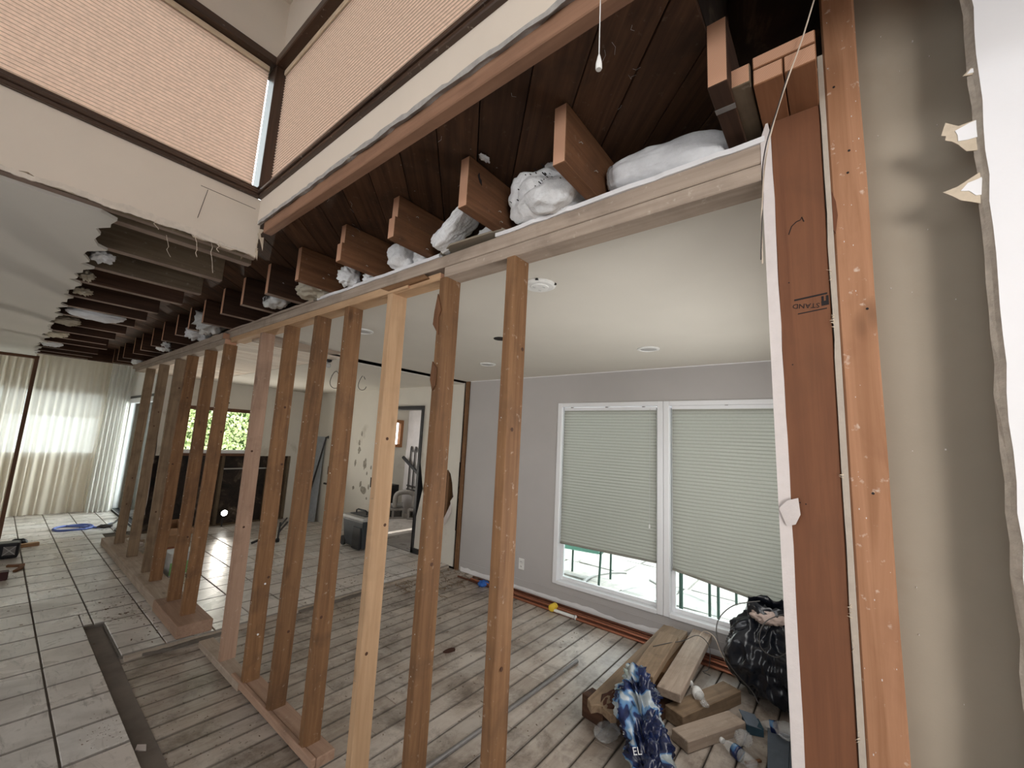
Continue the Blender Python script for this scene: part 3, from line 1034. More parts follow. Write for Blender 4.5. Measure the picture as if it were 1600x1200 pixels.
# recessed lights in the dining ceiling
def can_light(name, x, y, r_, label, open_=False):
    root = empty(name, (x, y, 2.344), label, 'ceiling light')
    if open_:
        MB().lathe([(r_, 0.0), (r_, 0.004)], (x, y, 2.3395), 22).build('dark_opening', M['ink'], root)
        return
    MB().lathe([(r_, 0.0), (r_ * 0.98, -0.006), (r_ * 0.8, -0.010), (r_ * 0.74, -0.004)], (x, y, 2.344), 26).build('trim_ring', M['whiteplastic'], root)
    MB().lathe([(r_ * 0.74, -0.004), (r_ * 0.5, -0.008), (r_ * 0.1, -0.009)], (x, y, 2.344), 22).build('lens', M['lightgrey'], root)
can_light('recessed_light', 2.992, 1.099, 0.082, 'round recessed ceiling light above the dining window')
can_light('recessed_light', 2.954, 2.694, 0.082, 'faint round recessed ceiling light near the corner of the grey wall')
can_light('recessed_light', 1.581, 2.692, 0.075, 'round recessed ceiling light seen between two studs near the top plate')
can_light('ceiling_hole', 2.227, 1.919, 0.05, 'small dark round hole in the dining ceiling beside a stud', True)
root = empty('smoke_detector_base', (1.52, 1.084, 2.344), 'white round base plate with broken rim on the dining ceiling nearest the plate', 'ceiling plate')
MB().lathe([(0.078, 0.0), (0.078, -0.006), (0.066, -0.012), (0.05, -0.012)], (1.52, 1.084, 2.344), 30).build('mounting_plate', M['whiteplastic'], root)
MB().lathe([(0.046, -0.009), (0.044, -0.016), (0.036, -0.017)], (1.52, 1.084, 2.344), 24).build('centre_boss', M['whiteplastic'], root)
for k in range(3):
    a = 2.1 * k + 0.5
    MB().box((1.52 + 0.026 * math.cos(a) - 0.008, 1.084 + 0.026 * math.sin(a) - 0.003, 2.325), (1.52 + 0.026 * math.cos(a) + 0.008, 1.084 + 0.026 * math.sin(a) + 0.003, 2.3275)).build('slot', M['lightgrey'], root)
for k in range(3):
    a = 1.4 * k + 2.2
    MB().box((1.52 + 0.076 * math.cos(a) - 0.006, 1.084 + 0.076 * math.sin(a) - 0.006, 2.336), (1.52 + 0.076 * math.cos(a) + 0.006, 1.084 + 0.076 * math.sin(a) + 0.006, 2.3435)).build('clip', M['ink'], root)

# ---- scar of the removed wall: gap, corner stud, loose plate
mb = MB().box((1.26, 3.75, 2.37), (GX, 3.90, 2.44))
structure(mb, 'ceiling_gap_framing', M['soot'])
mb = MB()
mb.prism([(1.22, 2.20 + 0.16), (1.22, 2.30)] + [(1.5, 2.295), (1.75, 2.308), (1.95, 2.338), (1.95, 2.36)], 'Y', 3.60, 3.74)
structure(mb, 'beam_scar', M['greyX'], None, None, 0.003)
cs = member('corner_stud', (GX - 0.012, 3.745, 0.0), (GX + 0.06, 3.80, 2.345), M['studZ'], 'Z')
tag(cs, 'brown corner stud standing between the grey wall and the white wall', 'stud')

# ---- kitchen: white wall with doorway, back wall with window, ceiling
DY = (4.66, 5.55)
DZ = 1.99
mb = MB()
t0, t1 = GX, GX + 0.115
def hole_poly():
    return [(4.020, 0.62), (4.060, 0.55), (4.120, 0.60), (4.150, 0.75), (4.150, 1.0), (4.100, 1.16), (4.040, 1.19), (3.990, 1.14), (3.950, 1.03), (3.930, 0.92), (3.910, 0.86), (3.960, 0.80), (3.950, 0.74)]
hp = hole_poly()
# wall right of the door with a ragged hole: ring of quads between a rectangle and the hole
def ring(mb, outer, inner, x):
    n = len(inner)
    vs = [(x, a, b) for a, b in outer] + [(x, a, b) for a, b in inner]
    fs = [(i, (i + 1) % n, n + (i + 1) % n, n + i) for i in range(n)]
    mb.add(vs, fs)
cyh, czh = 4.04, 0.88
def onrect(p, y0, y1, z0, z1):
    d = Vector((p[0] - cyh, p[1] - czh))
    ts = []
    if d.x > 1e-6: ts.append((y1 - cyh) / d.x)
    if d.x < -1e-6: ts.append((y0 - cyh) / d.x)
    if d.y > 1e-6: ts.append((z1 - czh) / d.y)
    if d.y < -1e-6: ts.append((z0 - czh) / d.y)
    t = min(t for t in ts if t > 0)
    return (cyh + d.x * t, czh + d.y * t)
RB = (3.84, DY[0] - 0.035, 0.45, 1.30)
outer = [onrect(p, *RB) for p in hp]
ring(mb, outer, hp, t0)
mb.box((t0, RB[0], 0.02), (t0 + 0.012, RB[1], RB[2]))
mb.box((t0, RB[0], RB[3]), (t0 + 0.012, RB[1], 2.33))
# corners left open by the radial ring are closed here
def corner_fill():
    cs_ = [(RB[0], RB[2]), (RB[1], RB[2]), (RB[1], RB[3]), (RB[0], RB[3])]
    n = len(outer)
    for c in cs_:
        best = None
        for i in range(n):
            p, q = outer[i], outer[(i + 1) % n]
            a1 = math.atan2(p[1] - czh, p[0] - cyh); a2 = math.atan2(q[1] - czh, q[0] - cyh); ac = math.atan2(c[1] - czh, c[0] - cyh)
            d12 = (a1 - a2) % (2 * math.pi); d1c = (a1 - ac) % (2 * math.pi)
            e12 = (a2 - a1) % (2 * math.pi); e1c = (ac - a1) % (2 * math.pi)
            if (d12 < math.pi and d1c <= d12) or (e12 < math.pi and e1c <= e12):
                best = (p, c, q)
        if best:
            mb.add([(t0, *best[0]), (t0, *best[1]), (t0, *best[2])], [(0, 1, 2)])
corner_fill()
mb.box((t0, DY[1], 0.02), (t0 + 0.012, YK, 2.33))
mb.box((t0, DY[0] - 0.035, DZ + 0.035), (t0 + 0.012, DY[1], 2.33))
mb.box((t0 + 0.103, 3.84, 0.02), (t1, DY[0] - 0.035, 2.33))
mb.box((t0 + 0.103, DY[1], 0.02), (t1, YK, 2.33))
mb.box((t0 + 0.103, DY[0] - 0.035, DZ + 0.035), (t1, DY[1], 2.33))
kw = structure(mb, 'wall_kitchen', M['whitewall'])
mb = MB().box((t0 + 0.09, 3.84, 0.0), (t0 + 0.1, 4.6, 2.3))
mb.build('dark_cavity_paper', M['soot'], kw)
member('wall_stud', (t0 + 0.013, 4.03, 0.02), (t0 + 0.10, 4.07, 2.3), M['studZ'], 'Z', kw)
# flap of broken drywall hanging below the hole
mb = MB()
mb.add([(t0 - 0.004, 4.020, 0.62), (t0 - 0.02, 3.920, 0.78), (t0 - 0.03, 3.910, 0.66), (t0 - 0.035, 3.970, 0.55), (t0 - 0.03, 4.010, 0.50), (t0 - 0.02, 4.050, 0.55)], [(0, 1, 2), (0, 2, 3), (0, 3, 4), (0, 4, 5)])
mb.build('broken_drywall_flap', M['gypsum'], kw, solid=0.01)
# glue patches and nail scars on the white wall
mb = MB()
def disc(mb, y, z, ry, rz, seed, x=GX - 0.002):
    rr = random.Random(seed)
    poly = []
    for k in range(14):
        a = 2 * math.pi * k / 14
        s = rr.uniform(0.72, 1.15)
        poly.append((y + ry * math.cos(a) * s, z + rz * math.sin(a) * s))
    mb.prism(poly, 'X', x, x + 0.0035)
for i, (y, z, a, b) in enumerate([(5.98, 1.12, .05, .09), (5.80, 1.08, .02, .03), (5.62, 1.07, .035, .05), (5.70, 1.10, .02, .06), (5.95, .72, .10, .06), (5.82, .78, .02, .05), (6.18, 1.33, .04, .06), (6.26, 1.12, .03, .06), (6.2, 1.45, .03, .05), (5.9, 0.98, .02, .03), (6.05, .80, .03, .05), (5.85, .6, .02, .02), (5.6, .72, .03, .04), (6.25, .72, .03, .03), (6.15, 1.6, .02, .04), (4.15, 1.33, .02, .02), (5.95, 0.40, .02, .015), (4.1, 1.45, .015, .04)]):
    disc(mb, y, z, a, b, 40 + i)
mb.build('glue_patches', M['patch'], kw)
# outlet box openings in the white wall
MB().box((GX - 0.004, 5.71, 0.78), (GX + 0.002, 5.78, 0.93)).build('outlet_hole', M['ink'], kw)
MB().box((GX - 0.004, 7.05, 0.86), (GX + 0.002, 7.12, 1.0)).build('outlet_hole', M['ink'], kw)

# black door frame
mb = MB()
fw = 0.05
mb.box((GX - 0.02, DY[0] - fw, 0.03), (GX + 0.13, DY[0], DZ + fw))
mb.box((GX - 0.02, DY[1], 0.03), (GX + 0.13, DY[1] + fw, DZ + fw))
mb.box((GX - 0.02, DY[0], DZ), (GX + 0.13, DY[1], DZ + fw))
d1 = structure(mb, 'door_1', M['blackmetal'], None, None, 0.004)
MB().box((GX - 0.02, DY[0] - 0.16, 0.03), (GX + 0.02, DY[0], 0.10)).build('frame_foot', M['blackmetal'], d1, 0.003)

# kitchen back wall
KW = (1.62, 2.76)
KZ = (1.19, 1.90)
mb = MB()
mb.box((1.52, YK, KZ[1]), (GX + 0.1, YK + 0.12, 2.33))
mb.box((KW[1], YK, KZ[0] - 0.06), (GX + 0.1, YK + 0.12, KZ[1]))
mb.box((1.52, YK, KZ[0] - 0.06), (KW[0], YK + 0.12, KZ[1]))
mb.box((3.45, YK, 0.02), (GX + 0.1, YK + 0.12, KZ[0] - 0.06))
kb = structure(mb, 'wall_kitchen_back', M['whitewall'])
mb = MB().box((1.52, YK + 0.09, 0.0), (3.45, YK + 0.12, KZ[0] - 0.06))
mb.build('building_paper', M['soot'], kb)
for x in (1.62, 1.98, 2.38, 2.77, 3.08, 3.40):
    member('wall_stud', (x, YK + 0.004, 0.0), (x + 0.045, YK + 0.09, KZ[0] - 0.06), M['oliveZ'], 'Z', kb)
member('bottom_plate', (1.55, YK + 0.004, 0.0), (3.45, YK + 0.09, 0.045), M['oliveX'], 'X', kb)
MB().tube([(2.42, YK + 0.03, 0.92), (3.3, YK + 0.03, 0.92)], 0.011, 8).build('water_pipe', M['lightgrey'], kb)
MB().tube([(3.2, YK + 0.03, 1.05), (3.3, YK + 0.0, 0.95), (3.28, YK - 0.02, 0.8), (3.18, YK - 0.01, 0.65), (3.15, YK, 0.55), (3.2, YK + 0.02, 0.45)], 0.008, 6).build('loose_cable', M['lightgrey'], kb)
MB().lathe([(0.055, 0.0), (0.05, -0.012), (0.02, -0.014)], (3.17, YK, 1.33), 18, 'Y').build('valve_plate', flat('aged_brass', (0.25, 0.17, 0.08), 0.4, 0.7), kb)
MB().box((2.30, YK - 0.005, 1.98), (2.37, YK + 0.002, 2.0)).box((2.30, YK - 0.005, 1.98), (2.315, YK + 0.002, 2.03)).build('anchor_hole', M['ink'], kb)
mb = MB()
for a, b in (((KW[0], YK - 0.015, KZ[1] - 0.055), (KW[1], YK + 0.10, KZ[1])), ((KW[0], YK - 0.02, KZ[0] - 0.06), (KW[1], YK + 0.10, KZ[0] - 0.02))):
    mb.box(a, b, 0)
mb.box((KW[1] - 0.03, YK - 0.01, KZ[0] - 0.02), (KW[1], YK + 0.1, KZ[1] - 0.055), 1)
mb.box((KW[0], YK - 0.01, KZ[0] - 0.02), (KW[0] + 0.03, YK + 0.1, KZ[1] - 0.055), 1)
w3 = structure(mb, 'window_3', [M['brownpole'], M['white']], None, None, 0.003)
MB().box((KW[0] + 0.03, YK + 0.02, KZ[0] - 0.02), (KW[1] - 0.03, YK + 0.08, KZ[0] + 0.035)).build('sill_rail', M['white'], w3, 0.003)
MB().box((KW[0] + 0.03, YK + 0.055, KZ[0] + 0.035), (KW[1] - 0.03, YK + 0.06, KZ[1] - 0.055)).build('pane', M['glass'], w3)
# kitchen ceiling: pale boards next to the stud wall, drywall beyond
mb = MB().box((2.02, 3.86, 2.315), (GX, YK, 2.329))
kc = structure(mb, 'ceiling.001', M['ceil'])
rr = random.Random(12)
y = 3.80
while y < YK - 0.02:
    w = rr.uniform(0.17, 0.22)
    y2 = min(y + w, YK)
    x2 = 2.02
    MB().box((1.22, y + 0.002, 2.316 + rr.uniform(0, 0.004)), (x2, y2 - 0.002, 2.338)).build('ceiling_board', M['lath'], kc, 0.002)
    y = y2
# ---- back room behind the doorway
X2, Y2 = 5.41, 7.19
mb = MB()
mb.box((GX + 0.115, Y2, 0.0), (4.45, Y2 + 0.1, 2.2))
mb.box((5.36, Y2, 0.0), (6.2, Y2 + 0.1, 2.2))
mb.box((4.45, Y2, 0.0), (5.36, Y2 + 0.1, 1.36))
mb.box((4.45, Y2, 1.92), (5.36, Y2 + 0.1, 2.2))
structure(mb, 'wall_back_room', M['whitewall'])
mb = MB().box((X2 + 0.08, 3.9, 0.0), (X2 + 0.18, Y2, 2.2))
structure(mb, 'wall_back_room_side', paint('pale_grey_wall', (0.60, 0.57, 0.56), 0.6, 0.1, 4.0, 0.1))
mb = MB()
for a, b in (((GX + 0.115, 3.9, 2.14), (4.45, Y2 + 0.1, 2.2)), ((5.4, 3.9, 2.14), (X2 + 0.18, Y2 + 0.1, 2.2)), ((4.45, 3.9, 2.14), (5.4, 4.58, 2.2)), ((4.45, 4.80, 2.14), (5.4, Y2 + 0.1, 2.2))): mb.box(a, b)  # slot left open, added to drop a sun patch on the floor
structure(mb, 'ceiling.002', M['ceil'])
mb = MB().box((GX + 0.115, 3.80, 0.0), (X2 + 0.18, 3.9, 2.2))
structure(mb, 'wall_back_room_near', M['whitewall'])
mb = MB()
for a, b in (((4.45, Y2 - 0.03, 1.36), (5.36, Y2 + 0.06, 1.42)), ((4.45, Y2 - 0.03, 1.86), (5.36, Y2 + 0.06, 1.92)), ((4.45, Y2 - 0.03, 1.42), (4.52, Y2 + 0.06, 1.86)), ((5.29, Y2 - 0.03, 1.42), (5.36, Y2 + 0.06, 1.86)), ((5.16, Y2 - 0.0, 1.42), (5.20, Y2 + 0.06, 1.86))):
    mb.box(a, b)
w4 = structure(mb, 'window_4', M['brownwindow'], None, None, 0.004)
MB().box((4.52, Y2 + 0.03, 1.42), (5.16, Y2 + 0.035, 1.86)).build('pane', M['glass'], w4)

# ---- living room ceiling (torn), clerestory, roof
mb = MB()
edge = []
rr = random.Random(31)
yy = 2.26
jo = [2.386, 2.80, 3.22, 3.62, 4.10, 4.50, 4.91, 5.40, 5.89, 6.38, 6.80, 7.43, 7.86, 8.22]
while yy < 8.5:
    near_j = min(abs(yy - j + 0.02) for j in jo)
    x = 0.185 + (0.02 if near_j < 0.07 else -0.015) + rr.uniform(-0.022, 0.022) + 0.006 * (yy - 2.2)
    edge.append((x, yy))
    yy += rr.uniform(0.035, 0.08)
mb.strip(edge + [(0.24, 8.5)], 0, -3.5, 'Z', 2.42, 2.434)
mb.box((-3.5, -3.0, 2.42), (-1.95, 2.26, 2.434))
mb.box((-1.95, -3.0, 2.42), (CX, -1.3, 2.434))
lc = structure(mb, 'ceiling.003', M['ceil_left'])
mb = MB().box((-3.5, 8.5, 2.80), (1.6, 10.6, 2.83))
structure(mb, 'ceiling.004', M['ceil_left'])
# clerestory walls: far wall (faces the camera) and right wall
CB, CT = 2.71, 3.47          # bottom / top of the window trim
CC = 3.83                    # clerestory ceiling
bot = jag((CX, 2.418), (0.20, 2.437), 18, 0.010, 51) + jag((0.20, 2.437), (-1.9, 2.437), 50, 0.012, 52)[1:]
mb = MB()
mb.strip(bot, 1, CB, 'Y', CY, CY + 0.014, 0, 1)
mb.box((-1.9, CY, CT), (CX, CY + 0.1, CC))
wf = structure(mb, 'wall_clerestory_far', [M['cream'], M['torn']])
MB().box((-1.9, CY + 0.016, 2.45), (CX - 0.02, CY + 0.1, CB + 0.055)).box((-1.9, CY + 0.03, CT - 0.05), (CX + 0.1, CY + 0.1, CT)).build('framing_behind', M['oliveX'], wf)
# plaster lip that the torn ceiling left along the bottom
mb = MB()
rr = random.Random(61)
lip, lip2 = [], []
for i in range(260):
    x = 0.64 - 2.5 * i / 259
    w = max(0.0, noise.noise(Vector((x * 2.3, 3.1, 0))) + 0.25)
    lip.append((x, 2.421 + 0.007 * noise.noise(Vector((x * 9, 0, 0))) + rr.uniform(-.002, .002)))
    lip2.append((x, lip[-1][1] + 0.012 + 0.05 * w + 0.006 * noise.noise(Vector((x * 22, 5, 0)))))
mb.ribbon(lip, lip2, 'Y', CY - 0.004, CY + 0.002)
mb.build('torn_plaster_lip', paint('torn_plaster', (0.60, 0.53, 0.45), 0.9, 0.10, 40.0, 0.6), wf)
# knife cuts in the drywall
mb = MB()
def cut(a, b, w=0.0016):
    p, q = Vector((a[0], a[1])), Vector((b[0], b[1]))
    d = (q - p).normalized(); n_ = Vector((-d.y, d.x)) * w / 2
    mb.prism([tuple(p + n_), tuple(q + n_), tuple(q - n_), tuple(p - n_)], 'Y', CY - 0.0012, CY + 0.0005)
cut((0.425, 2.657), (0.645, 2.655)); cut((0.452, 2.651), (0.432, 2.506))
mb.build('knife_cut', M['ink'], wf)
mb = MB()
low = [(y, z) for (y, z) in jag((CY - 0.02, 2.583), (-1.2, 2.583), 90, 0.0045, 71)]
mb.strip([(CY, 2.583)] + low, 1, CB, 'X', CX - 0.013, CX, 0, 1)
mb.box((CX - 0.01, -1.2, CT), (CX + 0.09, CY, CC))
mb.box((CX + 0.03, -1.2, CT - 0.05), (CX + 0.1, CY, CT))
mb.box((CX + 0.03, -1.2, 2.70), (CX + 0.1, CY, CB + 0.055))
wr = structure(mb, 'wall_clerestory_right', [M['cream'], paint('torn_grey_paper', (0.36, 0.34, 0.32), 0.9, 0.15, 40.0, 0.5)])
mb = MB()
l1 = jag((CY - 0.01, 2.579), (-1.2, 2.579), 90, 0.004, 72)
l2 = jag((CY - 0.01, 2.596), (-1.2, 2.596), 90, 0.005, 73)
mb.ribbon(l1, l2, 'X', CX - 0.0145, CX - 0.012)
mb.build('torn_paper_edge', paint('torn_paper_grey', (0.33, 0.31, 0.29), 0.9, 0.2, 30.0, 0.4), wr)
# shredded corner
mb = MB()
for i in range(9):
    z0 = random.uniform(2.43, 2.58)
    w = random.uniform(0.006, 0.016)
    x0 = CX + random.uniform(-0.008, 0.012)
    l = random.uniform(0.02, 0.06)
    mb.add([(x0, CY - 0.004, z0), (x0 + w, CY - 0.006, z0 + 0.004), (x0 + w * 0.6 + random.uniform(-.012, .012), CY - 0.02, z0 - l)], [(0, 1, 2)])
mb.build('shredded_paper', M['torn'], wf, solid=0.0015)
hb = member('header_board', (CX, -1.2, 2.53), (CX + 0.038, CY - 0.05, 2.60), wood('planed_brown_header_wood', (0.20, 0.105, 0.064), (0.29, 0.16, 0.10), 'Y', 0, 0.2, knots=0.2), 'Y')
tag(hb, 'long brown header board under the amber-shaded window wall', 'beam')
# window trims
mb = MB()
for z, d in ((CB, 0.018), (CB + 0.016, 0.026), (CB + 0.034, 0.014)):
    mb.box((-1.9, CY - d, z), (CX - d, CY, z + 0.017))
mb.build('trim_1', M['framebrown'], None, 0.003); tag(bpy.data.objects['trim_1'], None, None, None, 'structure')
mb = MB()
for z, d in ((CB, 0.018), (CB + 0.016, 0.026), (CB + 0.034, 0.014)):
    mb.box((CX - 0.013 - d, -1.2, z), (CX - 0.013 + 0.02, CY, z + 0.017))
mb.build('trim_2', M['framebrownY'], None, 0.003); tag(bpy.data.objects['trim_2'], None, None, None, 'structure')
mb = MB().box((-1.9, CY - 0.03, CT - 0.045), (CX - 0.03, CY + 0.02, CT))
mb.build('trim_3', M['framebrown'], None, 0.004); tag(bpy.data.objects['trim_3'], None, None, None, 'structure')
mb = MB().box((CX - 0.043, -1.2, CT - 0.045), (CX + 0.02, CY - 0.0, CT))
mb.build('trim_4', M['framebrownY'], None, 0.004); tag(bpy.data.objects['trim_4'], None, None, None, 'structure')
mb = MB().box((CX - 0.038, CY - 0.03, CB + 0.05), (CX + 0.06, CY + 0.06, CT - 0.045))
mb.build('trim_5', M['framebrownZ'], None, 0.003); tag(bpy.data.objects['trim_5'], None, None, None, 'structure')
# outer panes of the two clerestory windows
mb = MB().box((-1.9, CY + 0.075, CB + 0.05), (CX - 0.04, CY + 0.08, CT - 0.045))
w5 = structure(mb, 'window_5', M['glass'])
mb = MB().box((CX + 0.075, -1.2, CB + 0.05), (CX + 0.08, CY - 0.03, CT - 0.045))
w6 = structure(mb, 'window_6', M['glass'])
mb = MB().box((-1.95, -1.3, CC), (CX + 0.3, CY + 0.3, CC + 0.06))
c5 = structure(mb, 'ceiling.005', M['cream'])
MB().box((0.12, 1.5, CC - 0.02), (0.60, 2.10, CC + 0.002)).build('ceiling_panel', M['white'], c5, 0.004)
mb = MB()
mb.box((-1.95, -1.3, 2.44), (-1.9, CY, 2.95)); mb.box((-1.95, -1.3, 3.3), (-1.9, CY, CC))
mb.box((-1.95, -1.3, 2.44), (CX, -1.2, 2.95)); mb.box((-1.95, -1.3, 3.3), (CX, -1.2, CC))
structure(mb, 'wall_clerestory_rear', M['cream'])

def amber_shade(label, axis):
    root = empty('amber_cellular_shade', (-0.6, CY - 0.0, CB + 0.05) if axis == 'X' else (CX, 0.5, CB + 0.05), label, 'blind', 'amber clerestory shades')
    z0, z1 = CB + 0.052, CT - 0.048
    n = 42
    mb = MB()
    if axis == 'X':
        a, b = -1.88, CX - 0.055
        def fn(u, v):
            k = round(v * n * 2)
            return (a + (b - a) * u, CY + 0.016 + (0.007 if k % 2 else -0.007), z1 + (z0 - z1) * v)
    else:
        a, b = -1.18, CY - 0.034
        def fn(u, v):
            k = round(v * n * 2)
            return (CX + 0.012 + (0.007 if k % 2 else -0.007), a + (b - a) * u, z1 + (z0 - z1) * v)
    mb.grid(fn, 2, n * 2)
    mb.build('pleated_fabric', M['amber'], root, recalc=False)
    if axis == 'X':
        MB().box((a, CY + 0.002, z1 - 0.028), (b, CY + 0.03, z1)).build('headrail', M['valance'], root, 0.003)
        MB().box((a, CY + 0.006, z0 - 0.002), (b, CY + 0.026, z0 + 0.012)).build('bottom_rail', M['valance'], root, 0.003)
    else:
        MB().box((CX - 0.002, a, z1 - 0.028), (CX + 0.026, b, z1)).build('headrail', M['valance'], root, 0.003)
        MB().box((CX + 0.002, a, z0 - 0.002), (CX + 0.022, b, z0 + 0.012)).build('bottom_rail', M['valance'], root, 0.003)
amber_shade('amber cellular shade over the far clerestory window with a bright slit at the corner', 'X')
amber_shade('amber cellular shade over the clerestory window above the cut joists', 'Y')

# roof: opaque slabs above the boards
mb = MB()
mb.box((CX + 0.09, -3.0, 2.70), (1.32, -1.2, 2.76))
mb.box((CX + 0.10, 0.215, 2.665), (1.32, 8.5, 2.70))
mb.box((1.32, -3.0, 2.665), (4.45, 3.8, 2.70))  # eave overhang lengthened to keep sun off the dining windows
mb.box((1.32, 3.8, 2.665), (4.0, 8.1, 2.70))
for a, b in (((3.9, 3.8, 2.3), (4.45, 7.6, 2.36)), ((5.4, 3.8, 2.3), (5.9, 7.6, 2.36)), ((4.45, 3.8, 2.3), (5.4, 4.58, 2.36)), ((4.45, 4.80, 2.3), (5.4, 7.6, 2.36))): mb.box(a, b)  # same added slot in the roof for the back room's sun patch
mb.box((-3.6, CY + 0.11, 2.665), (CX + 0.10, 8.5, 2.70))
mb.box((-3.6, -3.0, 2.665), (-1.95, CY + 0.11, 2.70))
mb.box((-3.6, 8.4, 2.85), (1.7, 10.9, 2.90)); mb.box((-3.6, 8.38, 2.6), (1.7, 8.45, 2.9))
mb.box((CX + 0.085, -3.0, 3.22), (1.32, 0.215, 3.26))
mb.box((CX + 0.085, 0.215, 2.7), (1.32, 0.255, 3.26))
mb.box((1.28, -3.0, 2.7), (1.32, 0.215, 3.26))
mb.box((CX + 0.01, -1.25, 2.70), (CX + 0.088, 0.215, 2.72))
roof = structure(mb, 'roof', M['soot'])
mb = MB().box((GX + 0.02, 0.0, 2.46), (GX + 0.12, 7.97, 2.664)).box((GX + 0.02, 3.7, 2.33), (GX + 0.12, 7.97, 2.46)).box((1.3, 7.86, 2.335), (GX + 0.1, 7.97, 2.664)).box((1.33, 0.0, 2.5), (GX + 0.02, 0.09, 2.664)).box((GX + 0.02, 3.7, 0.0), (GX + 0.10, 3.85, 2.34))
structure(mb, 'wall_upper_framing', M['soot'])
# roof boards laid at 45 degrees, underside visible between the joists
S2 = math.sqrt(2)
k = -4
while True:
    c0 = -0.785 + 0.204 * k
    k += 1
    if c0 > 7.6: break
    c1 = c0 + 0.204 - 0.0045
    def clip(poly, f):
        res = []
        for i in range(len(poly)):
            p, q = poly[i], poly[(i + 1) % len(poly)]
            a, b = f(p), f(q)
            if a >= 0: res.append(p)
            if a * b < 0:
                t = a / (a - b)
                res.append((p[0] + (q[0] - p[0]) * t, p[1] + (q[1] - p[1]) * t))
        return res
    def para(xa, xb, ymin):      # the part of the board c0 < y - x < c1 between two x and beyond ymin
        return clip([(xa, xa + c0), (xb, xb + c0), (xb, xb + c1), (xa, xa + c1)], lambda p: p[1] - ymin)
    polys = [p for p in (para(0.715, 1.45, 0.215), para(0.06, 0.715, 2.29)) if len(p) >= 3]
    if not polys: continue
    z = 2.642 + random.uniform(0, 0.003)
    mb = MB()
    for poly in polys: mb.prism(poly, 'Z', z, z + 0.019)
    o = mb.build('roof_board', M['deck'], roof, 0.0015)
    # grain along the board: rotate the mesh data so that local X is the board direction
    rot = Matrix.Rotation(R(-45), 4, 'Z')
    o.data.transform(rot)
    o.rotation_euler = (0, 0, R(45))

# outer walls that close the living room where the photograph does not look
mb = MB()
mb.box((-3.6, -3.0, 0.0), (-3.5, 10.5, 0.9)); mb.box((-3.6, -3.0, 2.0), (-3.5, 10.5, 2.7))
mb.box((-3.6, -3.0, 0.9), (-3.5, 0.0, 2.0)); mb.box((-3.6, 3.0, 0.9), (-3.5, 10.5, 2.0))
structure(mb, 'wall_left', M['cream'])
mb = MB()
mb.box((-3.6, -3.1, 0.0), (1.27, -3.0, 0.9)); mb.box((-3.6, -3.1, 2.0), (1.27, -3.0, 2.7))
mb.box((-3.6, -3.1, 0.9), (-2.0, -3.0, 2.0)); mb.box((-0.8, -3.1, 0.9), (1.27, -3.0, 2.0))
structure(mb, 'wall_rear', M['cream'])

# ---- sunroom end: window wall behind sheer curtains, sliding door wall
YC = 10.42
mb = MB()
mb.box((-3.5, YC, 0.0), (1.6, YC + 0.12, 1.0))
mb.box((-3.5, YC, 2.10), (1.6, YC + 0.12, 2.83))
mb.box((1.22, YC, 1.0), (1.6, YC + 0.12, 2.10))
mb.box((-3.5, YC, 1.0), (-2.4, YC + 0.12, 2.10))
structure(mb, 'wall_far', M['cream'])
mb = MB()
mb.box((-2.4, YC - 0.03, 0.96), (1.22, YC + 0.08, 1.02), 0)
mb.box((-2.4, YC - 0.02, 2.08), (1.22, YC + 0.08, 2.16), 0)
for x in (-2.4, -1.2, 0.02, 1.17):
    mb.box((x, YC, 1.02), (x + 0.05, YC + 0.08, 2.08), 1)
w7 = structure(mb, 'window_7', [M['brownpole'], M['white']], None, None, 0.003)
MB().box((-2.35, YC + 0.04, 1.02), (1.17, YC + 0.045, 2.08)).build('pane', M['glass'], w7)
# white slatted blind pulled half way up behind the sheer
vb = empty('slatted_blind', (0.6, YC + 0.0, 1.62), 'white slatted blind half lowered behind the sheer curtain', 'blind')
MB().box((0.07, YC - 0.01, 2.04), (1.17, YC + 0.03, 2.08)).build('headrail', M['white'], vb, 0.003)
for i in range(18):
    z = 1.665 + i * 0.021
    MB().box((0.08, YC - 0.008, z), (1.16, YC + 0.014, z + 0.0022), None, Matrix.Rotation(R(28), 3, 'X')).build('slat', M['white'], vb)
MB().box((0.08, YC - 0.006, 1.635), (1.16, YC + 0.016, 1.655)).build('bottom_rail', M['white'], vb, 0.002)
vb2 = empty('slatted_blind', (-0.6, YC + 0.0, 1.66), 'white slatted blind half lowered left of the brown post', 'blind')
MB().box((-1.14, YC - 0.01, 2.04), (0.01, YC + 0.03, 2.08)).build('headrail', M['white'], vb2, 0.003)
for i in range(18):
    z = 1.665 + i * 0.021
    MB().box((-1.13, YC - 0.008, z), (0.0, YC + 0.014, z + 0.0022), None, Matrix.Rotation(R(28), 3, 'X')).build('slat', M['white'], vb2)
MB().box((-1.13, YC - 0.006, 1.635), (0.0, YC + 0.016, 1.655)).build('bottom_rail', M['white'], vb2, 0.002)

